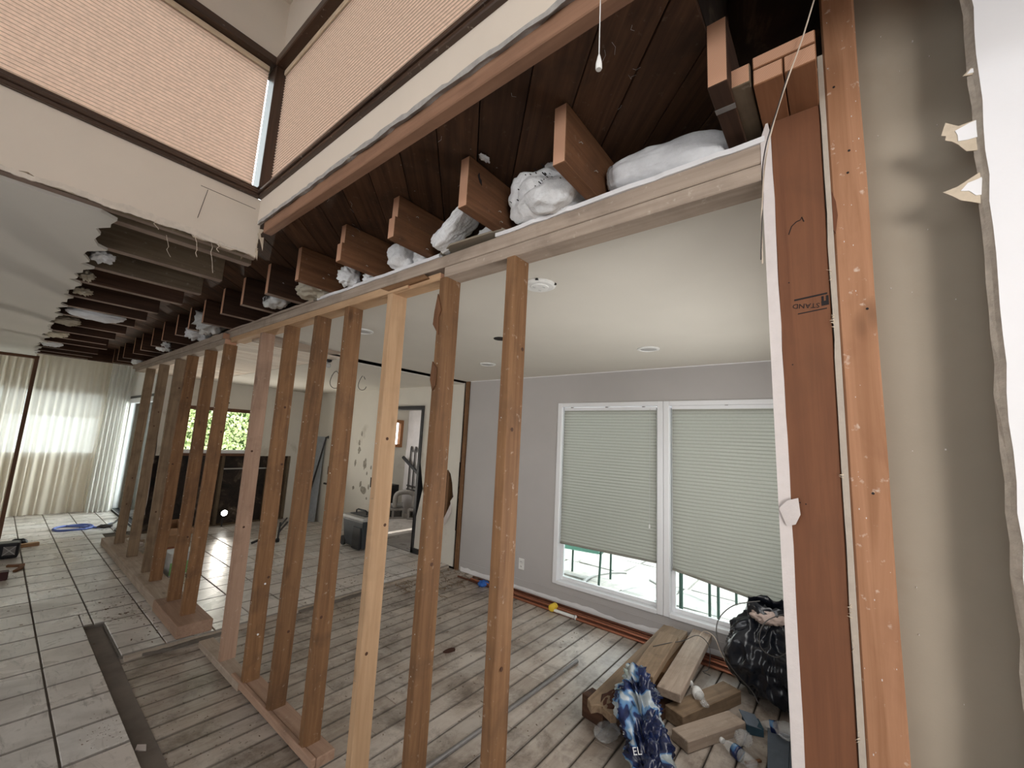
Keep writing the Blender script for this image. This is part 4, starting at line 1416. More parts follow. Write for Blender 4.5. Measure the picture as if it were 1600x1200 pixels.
def curtain(label, x0, x1, y, z0, z1, per, amp, mat, name='sheer_curtain', slope=0.0, yfun=None):
    n = int((x1 - x0) / per) * 8
    mb = MB()
    def fn(u, v):
        x = x0 + (x1 - x0) * u
        ph = 2 * math.pi * x / per + 0.9 * math.sin(x * 3.1) + 0.25 * math.sin(5 * v + x * 2)
        a = amp * (0.75 + 0.35 * math.sin(x * 5.3 + 1.0)) * (0.6 + 0.5 * v)
        return (x + 0.02 * math.sin(ph * 0.5) * v + slope * v, y + a * math.sin(ph), z1 + (z0 - z1) * v + (0.004 * math.sin(ph * 0.7) if v > 0.99 else 0))
    mb.grid(fn, n, 10)
    o = mb.build(name, mat, None, smooth=True, recalc=False)
    return tag(o, label, 'curtain')
curtain('cream sheer curtain hanging in pleats right of the brown post', 0.27, 1.24, 10.24, 0.035, 2.78, 0.088, 0.036, M['sheer'])
curtain('cream sheer curtain hanging in pleats left of the brown post', -1.6, 0.268, 10.24, 0.035, 2.78, 0.088, 0.036, M['sheer'])
# white drape gathered in the corner beside the sliding door
mb = MB()
def fn(u, v):
    t = u
    top = Vector((1.185 + 0.30 * t, 10.13 - 0.03 * t, 2.62))
    botm = Vector((1.16 + 0.33 * t, 10.10 - 0.03 * t, 0.035))
    p = top.lerp(botm, v)
    a = 0.045 * math.sin(t * 34 + math.sin(v * 3) * 0.4) * (0.6 + 0.5 * v)
    return (p.x + 0.2 * a, p.y + a, p.z)
mb.grid(fn, 60, 8)
o = mb.build('drape', M['drape'], None, smooth=True, recalc=False)
tag(o, 'white drape bunched in the corner beside the sliding glass door', 'curtain')
# sliding door wall
SX = 1.53
mb = MB()
mb.box((SX, 7.97, 0.0), (SX + 0.1, 8.35, 2.85))
mb.box((SX, 10.25, 0.0), (SX + 0.1, YC, 2.85))
mb.box((SX, 8.35, 2.02), (SX + 0.1, 10.25, 2.85))
structure(mb, 'wall_sliding_door', paint('white_trim_wall', (0.78, 0.77, 0.75), 0.6, 0.02))
mb = MB()
mb.box((SX - 0.02, 8.35, 1.94), (SX + 0.08, 10.25, 2.02), 0)
mb.box((SX - 0.02, 8.35, 2.02), (SX + 0.03, 10.25, 2.07), 1)
mb.box((SX - 0.02, 8.35, 0.02), (SX + 0.08, 10.25, 0.06), 1)
for y in (8.35, 9.25, 10.2):
    mb.box((SX - 0.01, y, 0.06), (SX + 0.06, y + 0.05, 1.94), 0)
mb.box((SX - 0.012, 9.30, 0.06), (SX + 0.02, 9.33, 1.94), 1)
d2 = structure(mb, 'door_2', [M['white'], M['blackmetal']], None, None, 0.003)
MB().box((SX + 0.03, 8.40, 0.06), (SX + 0.035, 10.2, 1.94)).build('pane', M['glass'], d2)
# ragged white end of the kitchen back wall
mb = MB()
e1 = jag((7.80, 0.3), (7.86, 2.33), 24, 0.02, 91)
mb.strip(e1, 0, 7.97, 'X', 1.46, 1.52)
structure(mb, 'wall_kitchen_end', M['gypsum'])

# brown post and header of the opening to the sunroom
post = empty('opening_frame', (0.245, 8.5, 0.03), 'slim brown wooden frame of the opening in front of the sheer curtains', 'door frame')
member('frame_post', (0.225, 8.48, 0.03), (0.265, 8.53, 2.40), M['brownpole'], 'Z', post)
member('frame_header', (-3.4, 8.48, 2.385), (0.265, 8.53, 2.425), wood('brown_header_wood', (0.10, 0.045, 0.025), (0.17, 0.08, 0.045), 'X', 0.0, 0.2, knots=0), 'X', post)

# ================================================================== LUMBER
# ---- the stud wall: top plates
pl = empty('top_plate', (1.21, 2.0, 2.315), 'doubled greyish top plate over the near studs, its lower board notched', 'beam')
member('upper_board', (WX, 0.125, 2.364), (WX + 0.092, 4.15, 2.42), M['greyY'], 'Y', pl, M['end'])
member('lower_board', (WX, 0.125, 2.315), (WX + 0.092, 1.36, 2.362), M['greyY'], 'Y', pl, M['end'])
member('lower_board', (WX + 0.012, 1.40, 2.315), (WX + 0.092, 1.86, 2.352), M['newY'], 'Y', pl, M['end'])
member('lower_board', (WX, 1.62, 2.318), (WX + 0.092, 4.12, 2.362), M['newY'], 'Y', pl, M['end'])
mb = MB()
mb.prism([(1.47, 2.335), (1.78, 2.330), (1.86, 2.362), (1.50, 2.362)], 'X', WX - 0.004, WX + 0.03)
mb.build('notch_block', M['studY'], pl, 0.004)
pf = empty('top_plate', (1.166, 6.0, 2.29), 'pale dusty top plate over the far studs near the sliding door', 'beam')
member('upper_board', (1.115, 4.10, 2.345), (1.215, 7.80, 2.40), M['greyY'], 'Y', pf, M['end'])
member('lower_board', (1.12, 4.05, 2.293), (1.212, 7.62, 2.343), M['greyY'], 'Y', pf, M['end'])
# broken drywall strip lying on the top plate
for (y0, y1, lab) in ((0.118, 1.06, 'white broken drywall strip on the top plate below the long insulation roll'), (1.40, 2.55, 'white broken drywall strip on the top plate over the middle studs'), (2.6, 4.6, 'dusty broken drywall strip on the top plate further along the wall')):
    mb = MB()
    e = jag((WX - 0.004, y0), (WX - 0.004, y1), int((y1 - y0) * 16), 0.004, int(y0 * 10))
    mb.prism(e + [(WX + 0.09, y1 - 0.02), (WX + 0.09, y0)], 'Z', 2.4205, 2.4365)
    tag(mb.build('drywall_strip', M['drywall_white'] if y0 < 2.6 else M['greyY']), lab, 'drywall')
mb = MB()
mb.prism([(WX - 0.012, 1.02), (WX - 0.03, 1.30), (WX + 0.01, 1.42), (WX + 0.08, 1.42), (WX + 0.08, 1.0)], 'Z', 2.438, 2.446)
tag(mb.build('paper_scrap', M['paperback']), 'torn tan paper scrap on the top plate between two insulation tufts', 'paper')

# ---- studs: (y far side at top, y at bottom, x, z bottom, z top, material, label)
G1 = 'bare studs standing in the near part of the wall'
G2 = 'bare studs standing in the far part of the wall'
studs = [
    (0.996, 0.990, WX, 0.0, 2.315, 'studZ', 'brown stud nearest the windows, in front of the outlet wall', G1),
    (1.387, 1.387, WX, 0.0, 2.315, 'studZ', 'brown stud with a splintered notch below its top, second from the windows', G1),
    (1.787, 1.758, WX, 0.0, 2.316, 'newZ', 'pale newer-looking stud with a long bright edge, third from the windows', G1),
    (2.199, 2.182, WX, 0.05, 2.318, 'studZ', 'dark brown stud standing at the cut end of the near bottom plate', G1),
    (2.560, 2.587, WX, 0.05, 2.318, 'studZ', 'brown stud just right of the one with two bright nail holes', G1),
    (2.995, 2.962, WX, 0.05, 2.318, 'studZ', 'brown stud with two bright holes near its foot', G1),
    (3.404, 3.345, WX - 0.006, 0.043, 2.318, 'pinkZ', 'pinkish stud alone on the short stub of bottom plate', G1),
    (4.062, 4.135, 1.12, 0.117, 2.293, 'studZ', 'grey-brown stud on the near end of the thick far plate', G2),
    (4.56, 4.54, 1.12, 0.117, 2.293, 'studZ', 'brown stud second from the thick end of the far plate', G2),
    (5.13, 5.20, 1.12, 0.117, 2.293, 'studZ', 'brown stud third from the thick end of the far plate', G2),
    (5.57, 5.54, 1.12, 0.117, 2.293, 'mudZ', 'dusty stud in front of the green-labelled box', G2),
    (6.27, 6.27, 1.12, 0.117, 2.293, 'mudZ', 'brown stud second from the far end of the wall', G2),
    (6.95, 7.02, 1.12, 0.117, 2.293, 'mudZ', 'last brown stud at the far end of the wall beside the sliding door', G2),
]
TH = 0.043
nail_m = flat('bright_nail', (0.7, 0.68, 0.65), 0.35, 0.8)
for i, (yt, yb, x, zb, zt, mk, lab, grp) in enumerate(studs):
    n = 10
    mb = MB()
    ph = i * 1.3
    vs, fs, mi = [], [], []
    w = 0.0018
    for k in range(n + 1):
        t = k / n
        y = yb + (yt - yb) * t + w * math.sin(ph + 5 * t)
        dx = w * math.cos(ph + 4 * t)
        z = zb + (zt - zb) * t
        c = 0.003
        for a, b in ((0, -c), (c, 0), (0.092 - c, 0), (0.092, -c), (0.092, -TH + c), (0.092 - c, -TH), (c, -TH), (0, -TH + c)):
            vs.append((x + a + dx, y + b, z))
    for k in range(n):
        for q in range(8):
            q2 = (q + 1) % 8
            fs.append((k * 8 + q, k * 8 + q2, k * 8 + 8 + q2, k * 8 + 8 + q))
    fs.append(tuple(range(8))[::-1]); fs.append(tuple(n * 8 + q for q in range(8)))
    mb.add(vs, fs)
    o = tag(mb.build('stud', M[mk]), lab, 'stud', grp)
    # nails and holes on the narrow face and the side
    rr = random.Random(100 + i)
    m2 = MB()
    for q in range(rr.randint(4, 8)):
        t = rr.uniform(0.05, 0.97)
        y = yb + (yt - yb) * t - TH * rr.uniform(0.3, 0.7)
        z = zb + (zt - zb) * t
        m2.lathe([(0.0026, -0.0025), (0.0026, 0.003)], (x, y, z), 7, 'X')
    m2.build('nail', nail_m, o)
    m3 = MB()
    for q in range(rr.randint(1, 3)):
        t = rr.uniform(0.08, 0.9)
        y = yb + (yt - yb) * t - TH
        z = zb + (zt - zb) * t
        m3.lathe([(0.008, -0.0022), (0.006, 0.001)], (x + rr.uniform(0.02, 0.075), y, z), 9, 'Y')
    m3.build('knot', flat('dark_knot_%d' % i, (0.07, 0.03, 0.015), 0.7), o)
    if i == 1:      # splinters torn from the narrow face
        m4 = MB()
        m4.add([(x - 0.003, yt - 0.002, 2.24), (x - 0.003, yt + 0.012, 2.16), (x - 0.006, yt + 0.013, 2.10), (x - 0.002, yt - 0.022, 2.05), (x - 0.003, yt - 0.018, 2.13), (x - 0.004, yt - 0.032, 2.16)], [(0, 1, 5), (1, 2, 4, 5), (2, 3, 4)])
        m4.build('splintered_patch', M['joistZ'], o, solid=0.006)
        m4 = MB()
        m4.add([(x - 0.004, yt - 0.002, 1.93), (x - 0.008, yt - 0.034, 1.90), (x - 0.012, yt - 0.034, 1.82), (x - 0.006, yt - 0.016, 1.80), (x - 0.006, yt + 0.002, 1.85)], [(0, 1, 2, 3, 4)])
        m4.build('splintered_patch', M['joistZ'], o, solid=0.006)
    if i == 5:
        MB().lathe([(0.006, -0.003), (0.005, 0.001)], (x + 0.055, yb - TH, 0.62), 10, 'Y').lathe([(0.006, -0.003), (0.005, 0.001)], (x + 0.05, yb - TH, 0.32), 10, 'Y').build('bright_hole', M['white'], o)
    if i == 7:
        MB().box((x - 0.002, yb - TH - 0.002, 0.40), (x + 0.094, yb + 0.001, 0.425)).build('dark_band', flat('soiled_band', (0.10, 0.06, 0.035), 0.8), o)

# ---- bottom plates
o = member('bottom_plate', (1.15, 2.955, 0.0), (1.242, 3.725, 0.045), M['greyY'], 'Y', None, M['pinkY'], 0.004)
tag(o, 'short dusty stub of bottom plate next to the tile step', 'plate')
o = empty('bottom_plate', (1.225, 2.5, 0.0), 'near bottom plate on bare boards with a proud front strip', 'plate')
member('plate_board', (1.182, 2.03, 0.0), (1.278, 3.02, 0.05), M['pinkY'], 'Y', o, M['pinkY'], 0.005)
member('front_strip', (1.156, 2.03, 0.012), (1.181, 3.09, 0.056), M['pinkY'], 'Y', o, M['pinkY'], 0.005)
o = empty('bottom_plate', (1.166, 5.6, 0.03), 'thick far bottom plate standing on the tiles with a blunt cut end', 'plate')
member('plate_block', (1.052, 3.89, 0.03), (1.278, 4.62, 0.117), M['pinkY'], 'Y', o, M['pinkY'], 0.005)
member('plate_board', (1.062, 4.621, 0.03), (1.27, 7.45, 0.116), M['greyY'], 'Y', o, M['pinkY'], 0.005)

ORD = ['first', 'second', 'third', 'fourth', 'fifth', 'sixth', 'seventh', 'eighth', 'ninth', 'tenth', 'eleventh', 'twelfth', 'thirteenth', 'fourteenth', 'fifteenth', 'sixteenth', 'seventeenth', 'eighteenth', 'nineteenth']
# ---- ceiling joists resting on the stud wall, cut off short
jl = [0.21, 0.65, 1.065, 1.496, 1.928] + jo
jn = {0.21: 'dark cut joist nearest the post with a shiny streak underneath', 0.65: 'cut joist with a ringed orange end between the two big insulation rolls',
      1.065: 'cut joist with a bright end and a black mark between two insulation tufts', 1.496: 'cut joist with a notched end left of the white insulation slab',
      1.928: 'cut joist above the small round insulation tuft', 2.386: 'cut joist just right of the hanging plaster corner'}
for j in jl:
    i = jl.index(j)
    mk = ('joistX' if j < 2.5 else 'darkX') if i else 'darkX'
    lab = jn.get(j, 'dark cut joist over the far studs, %s counting from the brown post' % ORD[i])
    x0 = 0.95 + random.uniform(-.004, .004)
    x1 = 3.7 if j < 3.7 else 1.9
    if j in (1.496, 1.928):
        o = empty('ceiling_joist', (x0 + 1.2, j - 0.022, 2.44), lab, 'joist', 'cut joists resting on the stud wall')
        member('joist_body', (x0, j - 0.045, 2.44), (x1, j, 2.535), M[mk], 'X', o, M['end'], 0.002)
        member('joist_body', (x0 + 0.012, j - 0.045, 2.5352), (x1, j, 2.638), M[mk], 'X', o, M['end'], 0.002)
    else:
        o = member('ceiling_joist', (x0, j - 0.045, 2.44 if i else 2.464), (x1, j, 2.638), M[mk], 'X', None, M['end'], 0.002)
        if j > 2.5: MB().box((x0, j - 0.0455, 2.4392), (x1, j + 0.0005, 2.4412)).build('lit_underside', M['under'], o)
        tag(o, lab, 'joist', 'cut joists resting on the stud wall')
        if j == 0.21:
            MB().box((1.035, j - 0.0455, 2.4625), (1.052, j + 0.0005, 2.4645)).build('shiny_streak', M['steel'], o)
        if j == 1.065:
            MB().prism([(1.00, 2.585), (1.008, 2.60), (1.012, 2.58), (1.022, 2.575), (1.025, 2.555), (1.012, 2.562)], 'Y', j - 0.0468, j - 0.0448).build('black_mark', M['ink'], o)
    # bent nails
    mb = MB()
    rr = random.Random(int(j * 1000))
    if i < 7:
        for q in range(2):
            xx, zz = rr.uniform(x0 + 0.02, 1.16), rr.uniform(2.445, 2.6)
            yy = j - 0.045
            mb.tube([(xx, yy + 0.003, zz), (xx, yy - 0.008, zz), (xx + 0.004, yy - 0.012, zz - 0.006)], 0.0014, 5)
        mb.build('bent_nail', nail_m, o)
# block of the plates of the cross wall, cut through beside the post
o = empty('cross_wall_plates', (1.1, 0.06, 2.47), 'stack of cut wall plates with bright sawn ends on top of the brown post', 'beam')
member('plate_end', (1.015, 0.062, 2.47), (1.32, 0.122, 2.512), M['plateX'], 'X', o, M['end'], 0.002)
member('plate_end', (1.015, 0.0, 2.47), (1.32, 0.060, 2.512), M['plateX'], 'X', o, M['end'], 0.002)
member('plate_end', (1.013, 0.0, 2.513), (1.32, 0.122, 2.545), M['plateX'], 'X', o, M['end'], 0.002)
o = member('ledger_block', (1.0, 0.126, 2.475), (1.25, 0.168, 2.525), M['oliveX'], 'X', None, M['end'], 0.002)
tag(o, 'short sawn block wedged between the dark joist and the plates', 'block')

# left-hand ends of the same joists, under the torn living-room ceiling
for j in jo + [2.27]:
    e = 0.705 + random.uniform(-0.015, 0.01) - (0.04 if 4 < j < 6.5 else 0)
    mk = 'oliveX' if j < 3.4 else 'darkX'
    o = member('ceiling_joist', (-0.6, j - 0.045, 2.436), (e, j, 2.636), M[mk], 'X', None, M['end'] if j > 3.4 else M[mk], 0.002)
    MB().box((-0.6, j - 0.0455, 2.4352), (e, j + 0.0005, 2.4375)).build('lit_underside', M['under'], o)
    near_l = {2.27: 'grey joist tight under the clerestory wall with a furring strip', 2.386: 'first wide grey joist left of the gap', 2.80: 'second wide grey joist left of the gap', 3.22: 'third grey joist left of the gap'}
    tag(o, near_l.get(j, 'dark sawn joist at the torn ceiling, %s counting from the clerestory wall' % ORD[jo.index(j) + 1 if j in jo else 0]), 'joist', 'sawn joists over the living room')
o = member('rim_board', (-0.6, 8.26, 2.436), (1.25, 8.30, 2.636), M['darkX'], 'X')
tag(o, 'dark rim board closing the joist bays above the sheer curtain', 'beam')
# light furring strip left hanging under the clerestory
o = member('furring_strip', (0.14, 2.20, 2.424), (0.64, 2.215, 2.436), M['oliveX'], 'X')
tag(o, 'thin grey furring strip along the torn ceiling below the clerestory', 'strip')

# ---- brown post and the bright stud in front of the stripped wall
post2 = MB()
n = 12
vs, fs = [], []
for k in range(n + 1):
    t = k / n
    z = 2.47 * t
    a, b = 0.0005, 0.083 + 0.022 * t
    for p in ((WX, a), (WX, b), (WX + 0.09, b), (WX + 0.09, a)):
        vs.append((p[0], p[1], z))
for k in range(n):
    for q in range(4):
        q2 = (q + 1) % 4
        fs.append((k * 4 + q, k * 4 + q2, k * 4 + 4 + q2, k * 4 + 4 + q))
fs.append((3, 2, 1, 0)); fs.append((n * 4, n * 4 + 1, n * 4 + 2, n * 4 + 3))
post2.add(vs, fs)
po = post2.build('wall_post', M['post'], None, 0.002)
tag(po, 'smooth red-brown post with an upside-down black lumber stamp', 'post')
def text(body, loc, rot, size, mat, parent, name='grade_stamp', ex=0.0003, shear=0.0):
    c = bpy.data.curves.new(name, 'FONT')
    c.body = body
    c.size = size
    c.extrude = ex
    c.shear = shear
    c.resolution_u = 2
    c.align_x = 'CENTER'
    c.align_y = 'CENTER'
    c.materials.append(mat)
    tmp = bpy.data.objects.new(name, c)
    me = bpy.data.meshes.new_from_object(tmp)
    me.name = name
    bpy.data.objects.remove(tmp)
    if not me.materials: me.materials.append(mat)
    o = bpy.data.objects.new(name, me)
    COL.objects.link(o)
    o.parent = parent
    o.location = Vector(loc) - wloc(parent)
    o.rotation_euler = rot
    return o
# stamp reads upside down on the face looking towards -X
def face_rot(deg):
    return (Matrix(((0, 0, -1), (-1, 0, 0), (0, 1, 0))) @ Matrix.Rotation(R(deg), 3, 'Z')).to_euler()
SY, SZ = 0.038, 1.962
text('STAND', (WX - 0.0008, 0.0475, SZ - 0.006), face_rot(174), 0.0165, M['ink'], po)
mb = MB()
sl = 0.10
def bar(y0, y1, z0, z1, m=mb):
    m.prism([(y0, z0 + sl * (0.04 - y0)* -1 * -1), (y1, z0 + sl * (0.04 - y1)), (y1, z1 + sl * (0.04 - y1)), (y0, z1 + sl * (0.04 - y0))], 'X', WX - 0.0011, WX - 0.0004)
bar(0.006, 0.070, SZ + 0.012, SZ + 0.016)
bar(0.008, 0.064, SZ - 0.023, SZ - 0.0205)
bar(0.004, 0.018, SZ - 0.014, SZ - 0.003); bar(0.004, 0.009, SZ - 0.003, SZ + 0.009); bar(0.013, 0.0175, SZ - 0.003, SZ + 0.009)
mb.build('stamp_bars', M['ink'], po)
# pencil scribble, stains on the post
MB().tube([(WX - 0.0006, 0.075, 2.145), (WX - 0.0006, 0.068, 2.165), (WX - 0.0006, 0.058, 2.174), (WX - 0.0006, 0.050, 2.176), (WX - 0.0006, 0.047, 2.183), (WX - 0.0006, 0.043, 2.17)], 0.0012, 5).build('pencil_scribble', M['ink'], po)
MB().prism([(0.02, 0.44), (0.024, 0.46), (0.022, 0.50), (0.016, 0.52), (0.014, 0.47)], 'X', WX - 0.0006, WX - 0.0002).prism([(0.028, 0.26), (0.034, 0.30), (0.030, 0.36), (0.022, 0.37), (0.020, 0.30)], 'X', WX - 0.0006, WX - 0.0002).build('dark_stain', flat('dark_stain', (0.05, 0.022, 0.012), 0.8), po)
MB().prism([(0.078, 0.45), (0.08, 0.462), (0.05, 0.445), (0.01, 0.418), (0.012, 0.412), (0.05, 0.43)], 'X', WX - 0.0006, WX - 0.0002).build('pale_smear', flat('pale_smear', (0.36, 0.20, 0.13), 0.8), po)
mb = MB()
for (a, b) in ((0.077, 1.495), (0.066, 1.493), (0.079, 1.815), (0.079, 2.02), (0.05, 0.65)):
    mb.lathe([(0.0016, -0.0008), (0.0016, 0.0004)], (WX, a, b), 7, 'X')
mb.build('nail_hole', M['ink'], po)
# torn paper patch stuck at the drywall edge
mb = MB()
mb.add([(WX - 0.008, 0.117, 1.478), (WX - 0.013, 0.100, 1.498), (WX - 0.016, 0.079, 1.506), (WX - 0.016, 0.076, 1.47), (WX - 0.013, 0.086, 1.447), (WX - 0.009, 0.103, 1.44)], [(0, 1, 2, 3, 4, 5)])
tag(mb.build('paper_patch', M['gypsum'], None, solid=0.0012), 'torn white paper patch curling off the drywall edge onto the brown post', 'paper')

n = 26
vs, fs = [], []
for k in range(n + 1):
    t = k / n
    z = 3.2 * t
    j1 = 0.0012 * math.sin(k * 2.1) + random.uniform(-.0006, .0006)
    a, b = -0.076 - 0.002 * t + 0.0008 * math.sin(k * 1.3), -0.0125 + j1 * 0.3
    c = 0.004
    x0 = WX - 0.001
    for p in ((x0, b - c), (x0 + c, b), (x0 + 0.088, b), (x0 + 0.09, b - c), (x0 + 0.09, a + c), (x0 + 0.088, a), (x0 + c, a), (x0, a + c)):
        vs.append((p[0], p[1], z))
for k in range(n):
    for q in range(8):
        q2 = (q + 1) % 8
        fs.append((k * 8 + q, k * 8 + q2, k * 8 + 8 + q2, k * 8 + 8 + q))
fs.append(tuple(range(8))[::-1]); fs.append(tuple(n * 8 + q for q in range(8)))
cr = MB().add(vs, fs).build('wall_stud', M['cripple'])
tag(cr, 'bright orange-brown stud with nail holes right of the brown post', 'stud')
mb = MB()
for (a, b) in ((-0.05, 2.32), (-0.045, 2.265), (-0.062, 1.93), (-0.05, 1.53), (-0.045, 0.64), (-0.055, 1.0), (-0.03, 2.5)):
    mb.lathe([(0.0027, -0.0008), (0.0027, 0.001)], (WX - 0.001, a, b), 9, 'X')
mb.build('nail_hole', M['ink'], cr)
mb = MB()
rr = random.Random(77)
for q in range(46):
    a, b = rr.uniform(-0.074, -0.016), rr.uniform(0.2, 2.75)
    s = rr.uniform(0.0006, 0.0017)
    mb.box((WX - 0.0022, a, b), (WX - 0.0005, a + s, b + s * 2))
mb.build('plaster_specks', M['gypsum'], cr)
mb = MB()
mb.prism([(-0.013, 2.23), (-0.02, 2.2), (-0.022, 2.165), (-0.016, 2.12), (-0.0125, 2.13)], 'X', WX - 0.0022, WX + 0.001)
mb.build('bark_split', flat('dark_bark', (0.13, 0.05, 0.025), 0.85), cr)
mb = MB()
rr = random.Random(91)
for z0 in (1.905, 1.90, 1.91, 1.915, 1.56, 1.30, 1.28, 1.22, 1.05, 2.02):
    for q in range(3):
        l, w = rr.uniform(0.002, 0.009), rr.uniform(0.001, 0.003)
        zz = z0 + rr.uniform(-0.012, 0.012)
        mb.add([(WX - 0.005, -0.004, zz), (WX - 0.005, -0.004, zz + w), (WX - 0.009, -0.003 + l, zz + rr.uniform(-.006, .006))], [(0, 1, 2)])
tag(mb.build('frayed_paper', M['torn'], None, solid=0.0008), 'frayed paper tufts on the drywall edge between brown post and bright stud', 'paper', None, 'stuff')
# thin loose cable hanging in front of the post
pts = [(0.99, -0.009, 2.62), (0.995, 0.022, 2.52), (1.0, 0.051, 2.443), (1.0, 0.078, 2.36), (1.0, 0.096, 2.288), (1.06, 0.112, 2.26), (1.10, 0.121, 2.22), (1.12, 0.127, 2.17), (1.12, 0.128, 2.064)]
tag(MB().wire(pts, 0.0016, 6).build('loose_wire', M['wirepale']), 'thin pale wire dangling in front of the post beside the drywall edge', 'wire')
pts2 = [(p[0] - 0.003, p[1] + 0.003 * math.sin(i * 1.7), p[2] + 0.01) for i, p in enumerate(pts)]
tag(MB().wire(pts2[2:], 0.0013, 6).build('loose_wire', M['wire']), 'thin dark wire twisted around the pale wire beside the drywall edge', 'wire')

# ---- pull cord with knob
pc = empty('pull_cord', (0.60, 0.315, 2.29), 'white pull cord with a small knob dangling before the roof boards', 'cord')
MB().tube([(0.60, 0.315, 2.315), (0.60, 0.315, 3.82)], 0.0011, 6).build('string', M['whiteplastic'], pc)
MB().lathe([(0.0012, 0.032), (0.003, 0.026), (0.0058, 0.012), (0.0062, 0.003), (0.005, 0.0)], (0.60, 0.315, 2.285), 14).build('knob', M['whiteplastic'], pc)

# ================================================================== INSULATION
def batt(label, c, rad, amp, freq, seed, mat='insul', rot=None, power=2.6, sub=4):
    o = blob('insulation_batt', c, rad, amp, freq, seed, M[mat], None, sub, power, rot)
    return tag(o, label, 'insulation')
b = batt('big white insulation tuft folded over itself, specked with black, between two joists', (1.245, 0.82, 2.535), (0.16, 0.168, 0.105), 0.030, 1.5, 3, power=2.4, sub=5)
c2 = blob('folded_lobe', (1.130, 0.775, 2.480), (0.06, 0.115, 0.048), 0.016, 1.8, 8, M['insul'], b, 4)
mb = MB()
rr = random.Random(9)
for q in range(70):
    a = rr.gauss(0, 0.05); h = rr.gauss(0, 0.02)
    y = 0.80 + a
    z = 2.52 + h + 0.01 * math.sin(a * 40)
    s = rr.uniform(0.001, 0.003)
    mb.box((1.078 + rr.uniform(-.004, .012), y, z), (1.098, y + s, z + s))
mb.build('black_specks', M['ink'], b)
o = blob('insulation_roll', (1.27, 0.40, 2.50), (0.11, 0.20, 0.060), 0.009, 2.2, 5, M['insulgrey'], None, 5, 3.6, euler(6, 0, 0))
tag(o, 'long grey-white insulation roll lying on the plate under the dark joist', 'insulation')
MB().tube([(1.245 + 0.098 * math.cos(a), 0.56, 2.49 + 0.066 * math.sin(a)) for a in [2 * math.pi * k / 20 for k in range(21)]], 0.003, 5, False).build('tie_wire', M['steel'], o)
o = batt('white rectangular insulation slab tipped against a joist', (1.145, 1.275, 2.515), (0.055, 0.125, 0.027), 0.008, 4.0, 11, rot=euler(-36, 0, 6), power=7, sub=5)
batt('small white insulation scrap tucked behind the tipped slab', (1.26, 1.165, 2.48), (0.06, 0.08, 0.045), 0.012, 2.0, 12, rot=euler(-14, 0, 0), power=3)
o = tag(MB().box((1.21, 1.14, 2.438), (1.30, 1.40, 2.50)).build('wood_scrap', M['oliveX'], None, 0.004), 'brown wood scrap lying under the tipped insulation slab', 'scrap')
batt('round white insulation tuft on the plate left of the notched joist', (1.17, 1.70, 2.50), (0.06, 0.075, 0.062), 0.014, 1.4, 14, power=3)
batt('pointed white insulation scrap beside the round tuft', (1.2, 1.56, 2.478), (0.04, 0.055, 0.04), 0.012, 2.0, 15, power=3)
batt('ragged white insulation tuft two joists left of the notched one', (1.15, 2.16, 2.49), (0.05, 0.06, 0.055), 0.02, 3.0, 16)
batt('small white insulation scrap half hidden under a joist', (1.22, 2.02, 2.47), (0.05, 0.05, 0.032), 0.015, 2.5, 17)
batt('yellowed insulation clump by the hanging plaster corner', (1.15, 2.58, 2.49), (0.08, 0.14, 0.05), 0.03, 2.4, 18, 'insulyellow')
o = batt('plastic-faced insulation with black print squeezed between joists', (1.10, 3.02, 2.475), (0.06, 0.13, 0.038), 0.02, 2.2, 19, 'foil')
text('JAUR', (1.032, 3.0, 2.485), (Matrix(((0, 0, -1), (-1, 0, 0), (0, 1, 0))) @ Matrix.Rotation(R(184), 3, 'Z')).to_euler(), 0.05, M['ink'], o, 'facing_print', 0.001, 0.2)
batt('torn silvery insulation spilling over the plate above the pinkish stud', (1.07, 4.28, 2.50), (0.10, 0.16, 0.09), 0.06, 2.6, 20, 'foil')
batt('grey insulation sheet hanging above the far studs', (1.10, 4.75, 2.47), (0.10, 0.12, 0.05), 0.04, 3.0, 21, 'insulgrey')
batt('small white insulation tuft above the last studs', (1.08, 5.95, 2.47), (0.07, 0.12, 0.045), 0.03, 2.5, 22)
batt('tiny white insulation scrap at the far end of the plate', (1.12, 7.6, 2.43), (0.05, 0.14, 0.03), 0.02, 2.5, 23)
# tufts poking out along the torn living-room ceiling
for (x, y, rx, ry, rz, s, m, lab) in ((0.235, 3.02, 0.045, 0.07, 0.018, 31, 'insulgrey', 'pale tuft at the torn ceiling edge under the third grey joist'),
                                 (0.225, 3.50, 0.03, 0.05, 0.02, 32, 'insulyellow', 'dusty tuft in the fourth bay of the torn ceiling edge'),
                                 (0.25, 3.95, 0.04, 0.05, 0.018, 33, 'insulyellow', 'small ragged tuft at the middle of the torn ceiling edge'),
                                 (0.40, 4.72, 0.17, 0.09, 0.04, 34, 'insulgrey', 'long grey insulation sagging between the far joists'),
                                 (0.28, 5.3, 0.08, 0.10, 0.03, 35, 'insulyellow', 'yellowish insulation lump sagging at the far torn edge'),
                                 (0.27, 6.2, 0.08, 0.14, 0.028, 36, 'insulyellow', 'dim insulation lump near the brown frame header'),
                                 (0.29, 7.1, 0.08, 0.16, 0.028, 37, 'insulgrey', 'flat insulation lump nearest the brown frame header')):
    batt(lab, (x, y, 2.455), (rx, ry, rz), 0.02, 2.6, s, m)
